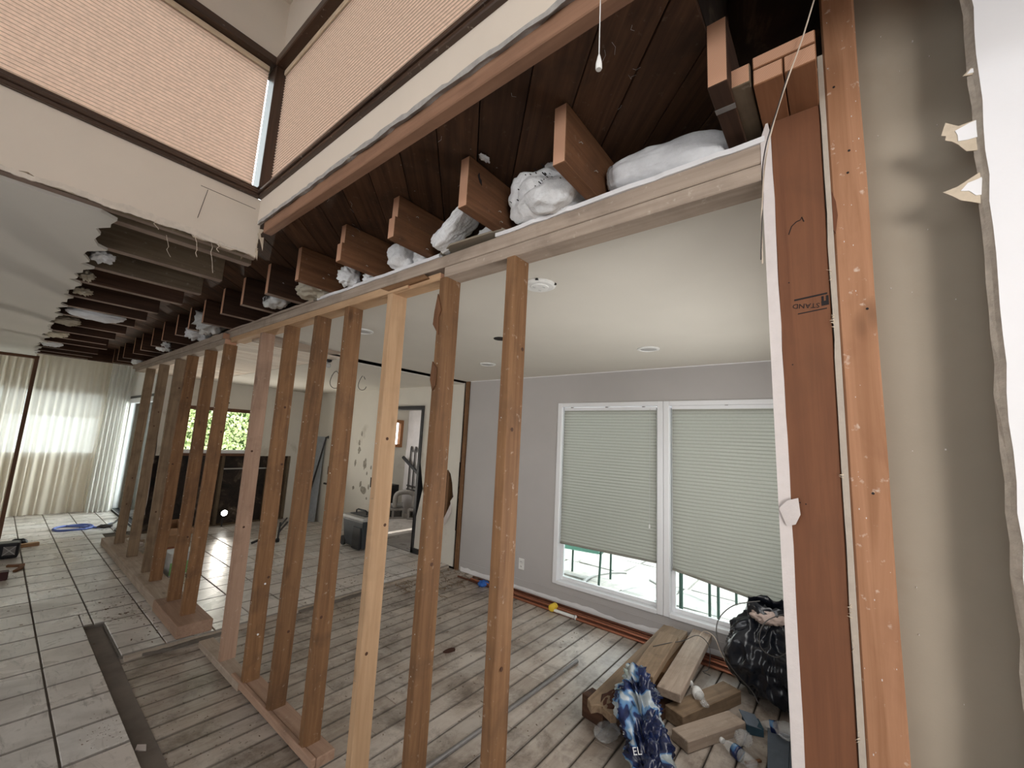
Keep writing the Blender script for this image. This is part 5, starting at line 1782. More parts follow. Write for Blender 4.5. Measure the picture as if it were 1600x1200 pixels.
# paper scrap stuck under a roof board
tag(blob('fibre_wisp', (0.99, 0.98, 2.632), (0.026, 0.013, 0.004), 0.010, 2.5, 41, M['insulgrey'], None, 3), 'white fibre wisp stuck under the dark roof boards', 'fibre')
mb = MB()
rr = random.Random(3)
for q in range(26):
    x, y = rr.uniform(0.76, 1.1), rr.uniform(0.3, 2.1)
    l = rr.uniform(0.008, 0.03)
    a = rr.uniform(0, 6)
    p = Vector((x, y, 2.638))
    mb.tube([p, p + Vector((math.cos(a) * l * .5, math.sin(a) * l * .5, -0.006)), p + Vector((math.cos(a + .5) * l, math.sin(a + .5) * l, -0.012))], 0.00035, 3)
tag(mb.build('cobweb_fibres', M['insulgrey']), 'loose pale fibres and cobwebs under the roof boards', 'fibres', None, 'stuff')
# strands hanging from the torn plaster
mb = MB()
for (x, y, l, s) in ((0.44, 2.17, 0.10, 1), (0.50, 2.20, 0.14, 2), (0.52, 2.16, 0.05, 3), (0.30, 2.17, 0.04, 4), (0.36, 2.3, 0.09, 5)):
    rr = random.Random(s)
    p = Vector((x, y, 2.43))
    path = [p]
    for q in range(6):
        p = p + Vector((rr.uniform(-.006, .01), rr.uniform(-.006, .006), -l / 6))
        path.append(p.copy())
    mb.tube(path, 0.0012, 4)
tag(mb.build('torn_fibres', M['wirepale']), 'pale paper strands hanging from the torn plaster edge', 'fibres', None, 'stuff')

# ================================================================== DINING ROOM FLOOR THINGS
# copper pipes along the grey wall
G = 'copper pipes along the grey wall'
rr = random.Random(19)
px = GX - 0.026
for i in range(8):
    row = i // 6
    if not row:
        px -= 0.024 if i in (1, 4) else 0.033
        x, z = px, 0.011
    else:
        x, z = GX - 0.0725 - 0.092 * (i - 6), 0.0295
    y0, y1 = rr.uniform(0.2, 0.6), rr.uniform(2.8, 3.6)
    pts = [(x + rr.uniform(-.0006, .0006), y0 + (y1 - y0) * t, z) for t in (0, .2, .4, .6, .8, 1)]
    tag(MB().tube(pts, 0.0105, 10).build('copper_pipe', M['copper' if i % 2 else 'copperdark'], None, smooth=False), ('long copper pipe on the floor, %s out from the grey wall' % ORD[i]) if not row else ('long copper pipe lying on top of the bundle, %s out from the grey wall' % ORD[i - 6]), 'pipe', G)
# grey conduit
tag(MB().tube([(1.42, 1.645, 0.0125), (2.2, 1.62, 0.0125), (2.93, 1.60, 0.0125)], 0.0125, 12).build('conduit', M['steel']), 'grey metal conduit lying along the bare floor boards', 'pipe')
# yellow-capped mallet
ml = empty('mallet', (3.585, 2.13, 0.0), 'white handled mallet with a yellow head lying by the copper pipes', 'mallet')
MB().lathe([(0.016, -0.14), (0.02, -0.135), (0.014, -0.12), (0.0145, 0.08), (0.012, 0.1)], (3.577, 2.115, 0.022), 12, 'Y').build('handle', M['whiteplastic'], ml)
o = MB().lathe([(0.012, -0.042), (0.032, -0.036), (0.034, -0.01), (0.030, 0.0), (0.034, 0.01), (0.032, 0.036), (0.012, 0.042)], (3.60, 2.24, 0.036), 16, 'X').build('head', M['yellow'], ml)
MB().lathe([(0.021, -0.005), (0.021, 0.005)], (3.577, 1.985, 0.022), 12, 'Y').build('end_cap', M['lightgrey'], ml)
# blue rag and torn bits in the corner
o = blob('plastic_rag', (3.62, 3.17, 0.022), (0.06, 0.05, 0.026), 0.02, 2.4, 51, M['blueplastic'], None, 4, ridged=True)
tag(o, 'crumpled blue plastic rag in the corner by the grey wall', 'rag')
mb = MB()
rr = random.Random(29)
for q in range(90):
    x, y, a, l = rr.uniform(2.9, 3.72), min(3.8, 3.15 + abs(rr.gauss(0.45, 0.2))), rr.uniform(0, 6), rr.uniform(0.02, 0.12)
    p = Vector((x, y, 0.006)); d = Vector((math.cos(a), math.sin(a), 0))
    mb.tube([p, p + d * l * .5 + Vector((0, 0, rr.uniform(.0, .02))), p + d * l], 0.003, 4)
tag(mb.build('splinter_litter', M['mudX']), 'straw-coloured splinters scattered in the corner by the tile step', 'splinters', None, 'stuff')
# hole in the floor
mb = MB()
rr = random.Random(8)
poly = [(2.394 + (0.06 + rr.uniform(-.015, .015)) * math.cos(a), 2.40 + (0.034 + rr.uniform(-.008, .008)) * math.sin(a)) for a in [2 * math.pi * k / 11 for k in range(11)]]
mb.prism(poly, 'Z', 0.0002, 0.0022)
mb.build('rotten_patch', flat('rotten_wood', (0.05, 0.018, 0.010), 0.9, bumpscale=30), floor)

# ---- pile of lumber
def plank(label, c, size, rot, mat='greyX', broken=None, rotted=False):
    """size along local X, Y, Z; c is the centre"""
    mb = MB()
    lx, ly, lz = [s / 2 for s in size]
    rr = random.Random(int(c[0] * 1000 + c[1] * 77))
    e0 = [(-lx, -ly), (-lx, ly)]
    right = [(lx, ly), (lx, -ly)]
    if broken:
        right = [(lx + (rr.uniform(-0.012, 0.012)), ly - 2 * ly * k / 8) for k in range(9)]
    if rotted:
        e0 = [(-lx + rr.uniform(-0.02, 0.03), -ly + 2 * ly * k / 8) for k in range(9)]
    mb.prism(e0 + right, 'Z', -lz, lz)
    o = mb.build('lumber_plank', [M[mat]], None, 0.004)
    o.data.transform(Matrix.Translation((0, 0, -lz)) @ Matrix.Translation(o.location + Vector((0, 0, lz))))
    o.location = c
    o.rotation_euler = rot
    return tag(o, label, 'plank')
pk = plank('long broad plank with a rotted near end lying across the lumber pile', (2.965, 1.105, 0.153), (1.34, 0.185, 0.045), (0, R(-0.5), 0), 'mudX', True, True)
me = blob_mesh((0, 0, 0), (0.12, 0.05, 0.008), 0.02, 3.0, 4, 3)
link('rotted_patch', me, flat('rotten_red_wood', (0.07, 0.025, 0.014), 0.9, bumpscale=40), pk, (2.43, 1.085, 0.172))
plank('short tan block plank stacked on the long rotted plank', (3.03, 1.045, 0.205), (0.66, 0.135, 0.05), (0, R(-1), R(4)), 'mudX')
plank('pale plank with splintered far end beside the tan one', (3.25, 0.905, 0.142), (1.0, 0.14, 0.05), (0, R(-0.6), R(3)), 'greyX', True)
plank('dark edged plank lying crosswise under the crushed clear bottle', (2.99, 0.735, 0.041), (0.58, 0.125, 0.08), (0, 0, R(-21)), 'mudX')
plank('grey-tan plank with a dark knot resting lowest in front of the pile', (2.765, 0.655, 0.031), (0.46, 0.115, 0.06), (0, 0, R(-27)), 'greyX')
plank('dark plank buried at the bottom of the lumber pile', (2.67, 0.985, 0.031), (0.48, 0.15, 0.06), (0, 0, R(-12)), 'darkX')
plank('dark short plank propping up the rotted plank', (2.455, 1.20, 0.064), (0.15, 0.10, 0.126), (0, 0, R(80)), 'darkX')
plank('plank hidden under the splintered pale plank', (3.38, 0.99, 0.057), (0.7, 0.16, 0.112), (0, 0, R(1)), 'studX')
# ---- blue printed plastic wrap
mb = MB()
path = [Vector(p) for p in ((2.66, 1.00, 0.205), (2.60, 1.035, 0.235), (2.52, 1.00, 0.25), (2.44, 0.94, 0.235), (2.36, 0.89, 0.19), (2.27, 0.84, 0.13), (2.17, 0.78, 0.085), (2.05, 0.72, 0.06))]
def along(t):
    f = t * (len(path) - 1)
    i = min(int(f), len(path) - 2)
    return path[i].lerp(path[i + 1], f - i)
def fnw(u, v):
    p = along(v)
    d = (along(min(1, v + .02)) - along(max(0, v - .02))).normalized()
    side = d.cross(Vector((0, 0, 1))).normalized()
    up = side.cross(d)
    a = 2 * math.pi * u
    w = 0.035 + 0.115 * min(1, v * 2.2 + 0.12) * (1 - 0.25 * v)
    h = 0.03 + 0.045 * min(1, v * 3)
    q = Vector((math.cos(a) * 1.7, math.sin(a) * 1.7, v * 4.2))
    f = noise.fractal(q + Vector((3, 1, 7)), 0.9, 2.1, 5)
    f2 = abs(noise.noise(Vector((math.cos(a) * 3.4, math.sin(a) * 3.4, v * 9.0)) + Vector((1, 8, 2))))
    rd = 1.05 - 0.75 * abs(f) - 0.5 * f2 + 0.4 * noise.noise(q * 0.7)
    r_ = p + side * math.cos(a) * w * rd + up * math.sin(a) * h * rd * 1.3
    r_.z = max(r_.z, 0.004)
    return tuple(r_)
mb.grid(fnw, 84, 96)
wr_ = mb.build('plastic_wrap', M['wrap'], None, smooth=True, recalc=True)
tag(wr_, 'crumpled blue and white printed plastic wrap draped off the lumber pile', 'plastic wrap')
text('EL', (2.12, 0.825, 0.168), (R(55), R(-14), R(-62)), 0.042, M['white'], wr_, 'printed_letters', 0.0015)

# ---- clear plastic bottles and scraps
def bottle(label, c, rot, s=1.0, crush=0.0, seed=1, blue=True):
    root = empty('plastic_bottle', c, label, 'bottle')
    root.rotation_euler = rot
    prof = [(0.004, 0.0), (0.028, 0.002), (0.031, 0.012), (0.0285, 0.03), (0.031, 0.045), (0.0285, 0.06), (0.031, 0.075), (0.031, 0.125), (0.026, 0.15), (0.013, 0.178), (0.0125, 0.19)]
    mb = MB()
    mb.lathe([(r_ * s, (h - 0.1) * s) for r_, h in prof], (0, 0, 0), 18, 'X')
    if crush:
        rr = random.Random(seed)
        mb.v = [(x, y * (1 - crush * 0.5 * (0.5 + 0.5 * math.sin(x * 60 + seed))), z * (1 - crush * (0.5 + 0.5 * math.cos(x * 45 + seed * 2)))) for x, y, z in mb.v]
    def put(mb_, name, mat, smooth=True):
        me = bpy.data.meshes.new(name)
        me.from_pydata(mb_.v, [], mb_.f)
        if smooth: me.polygons.foreach_set('use_smooth', [True] * len(me.polygons))
        me.materials.append(mat)
        o = bpy.data.objects.new(name, me)
        COL.objects.link(o)
        o.parent = root
        return o
    put(mb, 'bottle_body', M['clearplastic'])
    put(MB().lathe([(0.0325 * s, -0.02 * s), (0.0325 * s, 0.02 * s)], (0, 0, 0), 18, 'X'), 'bottle_label', M['wrap'] if blue else M['whiteplastic'])
    put(MB().lathe([(0.0142 * s, 0.085 * s), (0.0142 * s, 0.1 * s)], (0, 0, 0), 14, 'X'), 'bottle_cap', M['whiteplastic'])
    return root
bottle('empty clear bottle with a blue and white label lying on the floor boards', (2.68, 0.50, 0.034), (0, 0, R(62)), 1.0, 0.1, 2)
bottle('crushed clear bottle lying on top of the crosswise plank', (2.95, 0.765, 0.108), (R(20), R(-6), R(40)), 1.0, 0.5, 5, False)
bottle('crushed clear bottle with a label below the black bag', (3.06, 0.375, 0.034), (0, R(10), R(100)), 1.0, 0.35, 7)
tag(blob('plastic_cup', (2.825, 0.495, 0.035), (0.045, 0.04, 0.03), 0.014, 1.5, 61, M['clearplastic'], None, 4, ridged=True), 'crumpled clear plastic cup beside the slate-blue box', 'cup')
tag(blob('plastic_film', (2.36, 1.09, 0.03), (0.09, 0.06, 0.018), 0.018, 1.6, 62, M['clearplastic'], None, 4, ridged=True), 'crumpled clear plastic film under the rotted plank end', 'plastic film')
tag(blob('plastic_film', (3.02, 0.31, 0.06), (0.055, 0.06, 0.03), 0.02, 1.6, 63, M['clearplastic'], None, 4, ridged=True), 'crumpled clear plastic film on the blue-grey board', 'plastic film')
bx = empty('small_box', (2.95, 0.505, 0.0), 'small slate-blue cardboard box crushed open on the floor', 'box')
o = MB().box((2.95, 0.43, 0.0), (3.04, 0.52, 0.05), None, rotz(24)).build('box_body', flat('dark_teal_card', (0.025, 0.06, 0.085), 0.7), bx, 0.002)
MB().box((2.94, 0.44, 0.056), (3.05, 0.53, 0.060), None, euler(12, -8, 30)).build('box_flap', M['bluepaper'], bx)
tag(MB().prism([(2.60, 0.355), (2.66, 0.275), (3.08, 0.30), (3.07, 0.41)], 'Z', 0.001, 0.014).build('scrap_board', M['bluepaper'], None, 0.002), 'flat slate-grey board lying on the floor by the drywall edge', 'board')
tag(MB().prism([(2.62, 0.27), (2.66, 0.20), (3.08, 0.22), (3.07, 0.295)], 'Z', 0.001, 0.03).build('scrap_board', M['bluepaper'], None, 0.002), 'second slate-grey board next to the first by the drywall edge', 'board')
tag(MB().box((2.66, 0.425, 0.0), (2.76, 0.44, 0.012), None, rotz(-38)).build('wood_chip', M['joistX'], None, 0.002), 'small dark wood chip beside the slate-grey board', 'chip')

# ---- black bin bag with wires
def bag():
    root = empty('bin_bag', (3.44, 0.42, 0.0), 'bulging shiny black bin bag by the window with wires on top', 'bag')
    bm = bmesh.new()
    bmesh.ops.create_icosphere(bm, subdivisions=6, radius=1.0)
    off = Vector((5.1, 2.2, 8.4))
    for v in bm.verts:
        d = v.co.normalized()
        k = (abs(d.x) ** 2.6 + abs(d.y) ** 2.6 + abs(d.z) ** 2.6) ** (-1 / 2.6)
        p = Vector((d.x * 0.25, d.y * 0.30, d.z * 0.285)) * k
        t = max(0.0, (p.z + 0.05) / 0.36)
        s = 1 - 0.52 * t ** 1.5
        p.x *= s; p.y *= s
        q = d * 1.5 + off
        f = noise.fractal(q, 1.2, 2.0, 3)
        f2 = abs(noise.noise(Vector((d.x * 2.6, d.y * 2.6, d.z * 0.8)) + off)) + 0.35 * abs(noise.noise(Vector((d.x * 6 + d.z * 2, d.y * 6, d.z * 1.5)) + off))
        p += d * (0.06 * f - 0.085 * f2)
        v.co = p + Vector((-0.01, 0.0, 0.285))
        if v.co.z < 0.002: v.co.z = 0.002
    me = bpy.data.meshes.new('bag_body')
    bm.to_mesh(me); bm.free()
    me.polygons.foreach_set('use_smooth', [True] * len(me.polygons))
    link('bag_body', me, M['bagblack'], root, (3.44, 0.42, 0.0))
    # open collar with torn paper showing
    def fnc(u, v):
        a = 2 * math.pi * u
        rr_ = (0.13 - 0.02 * v) * (1 + 0.22 * noise.noise(Vector((math.cos(a) * 2, math.sin(a) * 2, v * 2))))
        z = 0.50 + 0.10 * v + 0.035 * noise.noise(Vector((math.cos(a) * 3, math.sin(a) * 3, 5 + v)))
        return (3.44 + rr_ * math.cos(a), 0.43 + rr_ * 1.1 * math.sin(a), z)
    MB().grid(fnc, 40, 6).build('bag_collar', M['bagblack'], root, smooth=True, solid=0.002)
    me = blob_mesh((0, 0, 0), (0.07, 0.10, 0.035), 0.03, 2.0, 3, 4, ridged=True)
    link('torn_paper', me, flat('pinkish_paper', (0.45, 0.36, 0.32), 0.8), root, (3.36, 0.42, 0.535))
    return root
bag()
def loops(label, seeds, c, size, r_, mat):
    for sd, lab in zip(seeds, label):
        rr = random.Random(sd)
        pts = []
        ph = [rr.uniform(0, 6) for _ in range(6)]
        for k in range(60):
            t = k / 59
            pts.append((c[0] + size[0] * (0.7 * math.sin(3.4 * t * 2 + ph[0]) + 0.3 * math.sin(9 * t + ph[1])),
                        c[1] + size[1] * (0.8 * math.sin(2.6 * t * 2 + ph[2]) + 0.25 * math.sin(8 * t + ph[3])),
                        max(0.02, c[2] + size[2] * (0.8 * math.sin(2.1 * t * 2 + ph[4]) + 0.2 * math.sin(7 * t + ph[5])))))
        tag(MB().wire(pts, r_, 5).build('wire_loop', mat), lab, 'wire')
tag(MB().wire([(3.30, 0.46, 0.64), (3.20, 0.60, 0.60), (3.12, 0.68, 0.50), (3.06, 0.66, 0.38), (3.08, 0.58, 0.25), (3.14, 0.50, 0.15), (3.12, 0.46, 0.10)], 0.0032, 6).build('wire_loop', M['wire']), 'dark wire looping from the top of the black bag down to the planks', 'wire')
tag(MB().wire([(3.30, 0.20, 0.64), (3.22, 0.32, 0.62), (3.14, 0.42, 0.56), (3.10, 0.44, 0.44), (3.10, 0.36, 0.40), (3.12, 0.28, 0.46), (3.14, 0.20, 0.50)], 0.0028, 6).build('wire_loop', M['wire']), 'thin wire forming a hoop across the front of the black bag', 'wire')
tag(MB().wire([(3.06, 1.08, 0.24), (3.20, 1.02, 0.235), (3.34, 0.96, 0.225), (3.42, 0.88, 0.26), (3.40, 0.80, 0.22), (3.30, 0.78, 0.12), (3.22, 0.80, 0.12), (3.16, 0.74, 0.14)], 0.0026, 6).build('wire_loop', M['wire']), 'thin brown wire trailing over the pale planks', 'wire')
tag(MB().wire([(3.46, 0.90, 0.20), (3.50, 0.86, 0.27), (3.46, 0.78, 0.27), (3.40, 0.72, 0.20), (3.34, 0.66, 0.14)], 0.0028, 6).build('wire_loop', M['wirepale']), 'pale wire arching between the planks and the black bag', 'wire')

# ================================================================== KITCHEN THINGS
# wheeled cooler
cl = empty('wheeled_cooler', (3.44, 5.33, 0.03), 'dark grey wheeled cooler with a pale lid beside the white wall', 'cooler')
def ctaper(x0, x1, y0, y1, z0, z1, t):
    return [(x0 + t, y0 + t, z0), (x1 - t, y0 + t, z0), (x1 - t, y1 - t, z0), (x0 + t, y1 - t, z0), (x0, y0, z1), (x1, y0, z1), (x1, y1, z1), (x0, y1, z1)]
FS = [(0, 3, 2, 1), (4, 5, 6, 7), (0, 1, 5, 4), (1, 2, 6, 5), (2, 3, 7, 6), (3, 0, 4, 7)]
MB().add(ctaper(3.27, 3.62, 5.06, 5.58, 0.06, 0.42, 0.03), FS).build('body', M['darkgrey'], cl, 0.02, segs=2)
MB().add(ctaper(3.255, 3.635, 5.045, 5.595, 0.421, 0.47, 0.0), FS).build('lid', M['lightgrey'], cl, 0.014, segs=2)
MB().box((3.33, 5.13, 0.468), (3.56, 5.51, 0.482)).build('lid_recess', M['darkgrey'], cl, 0.008)
MB().tube([(3.40, 5.20, 0.47), (3.40, 5.20, 0.52), (3.40, 5.24, 0.535), (3.40, 5.42, 0.535), (3.40, 5.46, 0.52), (3.40, 5.46, 0.47)], 0.011, 8).build('handle', M['black'], cl)
for x in (3.31, 3.58):
    MB().lathe([(0.01, -0.022), (0.062, -0.02), (0.066, 0.0), (0.062, 0.02), (0.01, 0.022)], (x, 5.575, 0.098), 18, 'X').build('wheel', M['black'], cl)
MB().box((3.40, 5.035, 0.33), (3.48, 5.05, 0.44)).build('latch', M['lightgrey'], cl, 0.004)
MB().add(ctaper(3.262, 3.30, 5.10, 5.30, 0.05, 0.34, 0.0), FS).build('side_grip', M['black'], cl, 0.012)
# leaning panel with a thin dark frame
lp = empty('leaning_panel', (3.65, 7.45, 0.03), 'grey-blue sheet leaning in the kitchen corner with a dark metal angle', 'panel')
q0 = [(3.60, 7.78, 0.035), (3.70, 7.22, 0.035), (3.77, 7.30, 1.51), (3.75, 7.80, 1.51)]
MB().add(q0, [(0, 1, 2, 3)]).build('sheet', flat('grey_blue_sheet', (0.36, 0.39, 0.42), 0.5), lp, solid=0.008)
MB().tube([(3.56, 7.40, 0.035), (3.755, 7.24, 1.50), (3.765, 7.19, 1.52), (3.745, 7.16, 1.49)], 0.014, 6).build('metal_angle', M['blackmetal'], lp)
tag(MB().tube([(3.68, 7.0, 0.72), (3.77, 6.72, 0.70)], 0.016, 8).build('wall_pipe', M['blackmetal']), 'short dark pipe stub sticking out of the kitchen wall', 'pipe')
# black saw stand
st = empty('tool_stand', (2.70, 6.3, 0.03), 'black folding tool stand on the kitchen tiles behind the studs', 'stand')
MB().tube([(2.70, 6.24, 0.05), (2.72, 6.26, 0.30)], 0.014, 8).build('leg', M['blackmetal'], st)
MB().tube([(2.71, 6.25, 0.17), (3.02, 6.72, 0.19)], 0.014, 8).build('crossbar', M['blackmetal'], st)
MB().tube([(2.40, 6.33, 0.05), (2.52, 6.30, 0.10), (2.70, 6.24, 0.05)], 0.018, 8).build('foot', M['black'], st)
MB().tube([(2.72, 6.26, 0.24), (3.02, 6.75, 0.25)], 0.011, 8).build('crossbar', M['blackmetal'], st)
MB().lathe([(0.01, -.02), (0.03, -.015), (0.03, .015), (0.01, .02)], (2.70, 6.24, 0.062), 12, 'X').build('foot_pad', M['black'], st)
# work light
wl = empty('work_light', (2.47, 7.72, 0.03), 'small lit work light on the floor before the black wall', 'lamp')
MB().tube([(2.47, 7.74, 0.03), (2.47, 7.74, 0.24)], 0.01, 8).build('stand', M['blackmetal'], wl)
MB().lathe([(0.05, 0.0), (0.05, 0.05), (0.02, 0.07)], (2.47, 7.70, 0.245), 16, 'Y').build('housing', M['black'], wl)
MB().lathe([(0.044, -0.006), (0.042, 0.0)], (2.47, 7.70, 0.245), 16, 'Y').build('lens', M['bulb'], wl)
ld = bpy.data.lights.new('work_light_beam', 'SPOT')
ld.energy, ld.spot_size, ld.spot_blend, ld.shadow_soft_size, ld.color = 120, R(120), 0.9, 0.05, (1.0, 0.93, 0.82)
lo_ = bpy.data.objects.new('work_light_beam', ld)
lo_.location = (2.47, 7.66, 0.29)
lo_.rotation_euler = (Vector((2.2, 5.6, 2.0)) - Vector(lo_.location)).to_track_quat('-Z', 'Y').to_euler()
COL.objects.link(lo_)
# hanging wires and a bulb socket at the ceiling scar
def hoop(c, rx, rz, lab):
    pts = [(c[0] + rx * math.cos(a), c[1] + 0.02 * math.sin(2 * a), c[2] + rz * math.sin(a)) for a in [0.6 + 5.2 * k / 20 for k in range(21)]]
    tag(MB().wire(pts, 0.004, 5).build('hanging_cable', M['wire']), lab, 'cable')
hoop((2.42, 4.6, 2.21), 0.06, 0.10, 'loop of cable hanging from the kitchen ceiling left of the pale stud')
hoop((2.80, 4.65, 2.23), 0.05, 0.09, 'loop of cable hanging from the kitchen ceiling right of a brown stud')
hs = empty('lamp_socket', (2.0, 4.1, 2.22), 'bare lamp socket hanging at the ceiling scar', 'socket')
MB().lathe([(0.03, 0.09), (0.03, 0.06), (0.012, 0.05)], (2.0, 3.98, 2.24), 12).build('socket_cup', M['black'], hs)
MB().lathe([(0.012, 0.055), (0.028, 0.03), (0.026, 0.01), (0.008, 0.0)], (2.0, 3.98, 2.235), 12).build('bulb', M['lightgrey'], hs)
# copper risers at the kitchen wall end
for i, x in enumerate((1.60, 1.66)):
    tag(MB().tube([(x, 7.74, 0.45), (x, 7.74, 1.2), (x, 7.74, 2.2)], 0.012, 8).build('riser_pipe', M['lightgrey' if i else 'copperdark']), ('dull copper riser pipe at the far end of the kitchen wall', 'pale riser pipe next to the copper one at the far end of the kitchen wall')[i], 'pipe')
tag(MB().wire([(1.49, 7.72, 2.2), (1.47, 7.70, 1.7), (1.50, 7.70, 1.2), (1.47, 7.70, 0.9), (1.49, 7.70, 0.4)], 0.008, 6).build('hanging_cable', M['wire']), 'dark cable running down the ragged end of the kitchen wall', 'cable')
# boxes behind the far studs
cb = empty('cardboard_box', (1.75, 6.6, 0.03), 'open brown cardboard box standing behind the far studs', 'box')
for a, b in (((1.40, 6.30, 0.03), (1.70, 6.32, 0.36)), ((1.40, 6.88, 0.03), (1.70, 6.90, 0.36)), ((1.40, 6.32, 0.03), (1.42, 6.88, 0.36)), ((1.68, 6.32, 0.03), (1.70, 6.88, 0.36)), ((1.42, 6.32, 0.03), (1.68, 6.88, 0.04))):
    MB().box(a, b).build('box_panel', M['cardboard'], cb)
MB().add([(1.40, 6.30, 0.36), (1.70, 6.30, 0.36), (1.72, 6.15, 0.31), (1.42, 6.15, 0.31)], [(0, 1, 2, 3)]).build('box_flap', M['cardboard'], cb, solid=0.004)
gb = empty('labelled_box', (1.43, 5.62, 0.03), 'small pale box with a green label between two far studs', 'box')
MB().box((1.32, 5.50, 0.03), (1.56, 5.74, 0.26), None, rotz(8)).build('box_body', M['lightgrey'], gb, 0.004)
MB().box((1.318, 5.492, 0.05), (1.56, 5.499, 0.17), None, rotz(8), (1.44, 5.62, 0)).build('label', M['greenlabel'], gb)
text('1', (1.36, 5.485, 0.13), (R(90), 0, R(8)), 0.07, M['white'], gb, 'printed_number', 0.0008)
tag(MB().box((1.30, 6.05, 0.03), (1.50, 6.14, 0.19), None, rotz(-12)).build('brick_scrap', flat('brick_red', (0.25, 0.09, 0.05), 0.85), None, 0.004), 'reddish block lying behind the far studs', 'block')
tag(MB().box((1.34, 4.74, 0.03), (1.37, 4.86, 0.46), None, euler(0, 4, 10)).build('board_offcut', M['newZ'], None, 0.003), 'upright pale board offcut behind the thick plate', 'board')
for i, (x, y, z, l, a) in enumerate(((1.30, 7.05, 0.03, 0.22, 20), (1.36, 7.25, 0.03, 0.18, -25), (1.33, 7.4, 0.03, 0.3, 60), (1.24, 7.6, 0.03, 0.25, 10))):
    tag(MB().box((x - l / 2, y - 0.04, z), (x + l / 2, y + 0.04, z + 0.05), None, rotz(a)).build('rubble_chunk', M['greyX'] if i % 2 else M['gypsum'], None, 0.01), '%s rubble chunk behind the last studs, %s toward the far end' % (('white', 'grey')[i % 2], ORD[i]), 'rubble', 'rubble chunks behind the last studs')

# back room: cinder blocks, pump pipe, wall pipes
def cinder(x, y, z, rz, lab):
    root = empty('cinder_block', (x, y, z), lab, 'block')
    h = 0.19
    mb = MB()
    w, d = 0.42, 0.20
    # two cells open towards the viewer (hollow along local Y)
    for a, b in (((-w / 2, -d / 2, 0), (w / 2, d / 2, 0.035)), ((-w / 2, -d / 2, h - 0.035), (w / 2, d / 2, h)), ((-w / 2, -d / 2, 0.035), (-w / 2 + 0.04, d / 2, h - 0.035)), ((w / 2 - 0.04, -d / 2, 0.035), (w / 2, d / 2, h - 0.035)), ((-0.02, -d / 2, 0.035), (0.02, d / 2, h - 0.035)), ((-w / 2, d / 2 - 0.01, 0.0), (w / 2, d / 2, h))):
        mb.box(a, b)
    o = mb.build('block_shell', M['concrete'], None, 0.004)
    o.parent = root
    root.rotation_euler = (0, 0, R(rz))
    o.location = (0, 0, 0)
cinder(4.98, 6.78, 0.03, -28, 'grey cinder block on the back room floor left of the other')
cinder(5.33, 6.40, 0.03, -52, 'grey cinder block on the back room floor nearest the door frame')
pp = empty('drain_pipe', (5.2, 6.72, 0.22), 'dusty grey bent drain pipe resting on the cinder blocks', 'pipe')
MB().wire([(4.98, 6.72, 0.23), (4.98, 6.72, 0.42), (5.03, 6.70, 0.50), (5.18, 6.62, 0.52), (5.27, 6.56, 0.48), (5.29, 6.54, 0.40), (5.29, 6.54, 0.225)], 0.045, 12).build('bent_pipe', M['concrete'], pp, smooth=True)
MB().tube([(4.95, 6.80, 0.27), (5.15, 6.70, 0.28)], 0.04, 10).build('pipe_stub', M['lightgrey'], pp)
tag(MB().box((4.85, 6.85, 0.225), (5.14, 7.08, 0.64)).build('metal_cabinet', M['black'], None, 0.006), 'black metal cabinet on the cinder blocks in the back room', 'cabinet')
tag(MB().tube([(5.37, 7.10, 1.16), (5.34, 6.30, 0.74)], 0.035, 10).build('vent_pipe', M['blackmetal']), 'thick dark pipe slanting across the back room wall', 'pipe')
for i, y in enumerate((6.98, 6.84)):
    tag(MB().wire([(5.455, y, 0.5), (5.455, y, 1.30), (5.455, y - 0.03, 1.36), (5.455, y - 0.06, 1.28)], 0.014, 8).build('gas_pipe', M['wire']), ('thin dark pipe rising to a hook on the back room wall', 'second thin dark pipe beside the hooked one on the back room wall')[i], 'pipe')
tag(MB().wire([(5.45, 6.62, 1.05), (5.45, 6.66, 1.12), (5.45, 6.68, 1.50), (5.45, 6.62, 1.56), (5.45, 6.57, 1.50), (5.45, 6.57, 1.10), (5.45, 6.50, 1.06)], 0.02, 8).build('flex_hose', M['black']), 'black hose bent into a loop on the back room wall', 'hose')
for i, z in enumerate((0.53, 0.60)):
    tag(MB().wire([(5.44, 7.0, z), (5.44, 6.3, z - 0.02)], 0.014, 8).build('gas_pipe', M['wire']), ('lower thin pipe running level along the back room wall', 'upper thin pipe running level along the back room wall')[i], 'pipe')

# ================================================================== LIVING ROOM FLOOR THINGS
rd = empty('jobsite_radio', (0.28, 7.35, 0.03), 'black rugged jobsite radio on the tiles at the picture edge', 'radio')
MB().box((0.10, 7.27, 0.035), (0.385, 7.43, 0.20), None, rotz(-6)).build('case', M['black'], rd, 0.02, segs=2)
gr = MB().box((0.27, 7.262, 0.075), (0.36, 7.268, 0.165), None, rotz(-6), (0.24, 7.35, 0)).build('speaker_grille', M['steel'], rd)
mb = MB()
for (a, b) in (((0.27, 0.075), (0.36, 0.165)), ((0.36, 0.075), (0.27, 0.165))):
    mb.tube([(a[0], 7.258, a[1]), (b[0], 7.258, b[1])], 0.004, 5)
mb.v = [tuple(rotz(-6) @ (Vector(p) - Vector((0.24, 7.35, 0))) + Vector((0.24, 7.35, 0))) for p in mb.v]
mb.build('grille_bar', M['lightgrey'], gr)
tag(MB().box((0.36, 7.80, 0.03), (0.56, 7.86, 0.07), None, rotz(12)).build('wood_offcut', M['newX'], None, 0.003), 'short tan wood offcut behind the radio', 'offcut')
tag(blob('work_glove', (0.40, 7.95, 0.07), (0.07, 0.05, 0.04), 0.015, 1.6, 71, M['black'], None, 3), 'black glove lying on top of the wood offcut', 'glove')
mb = MB()
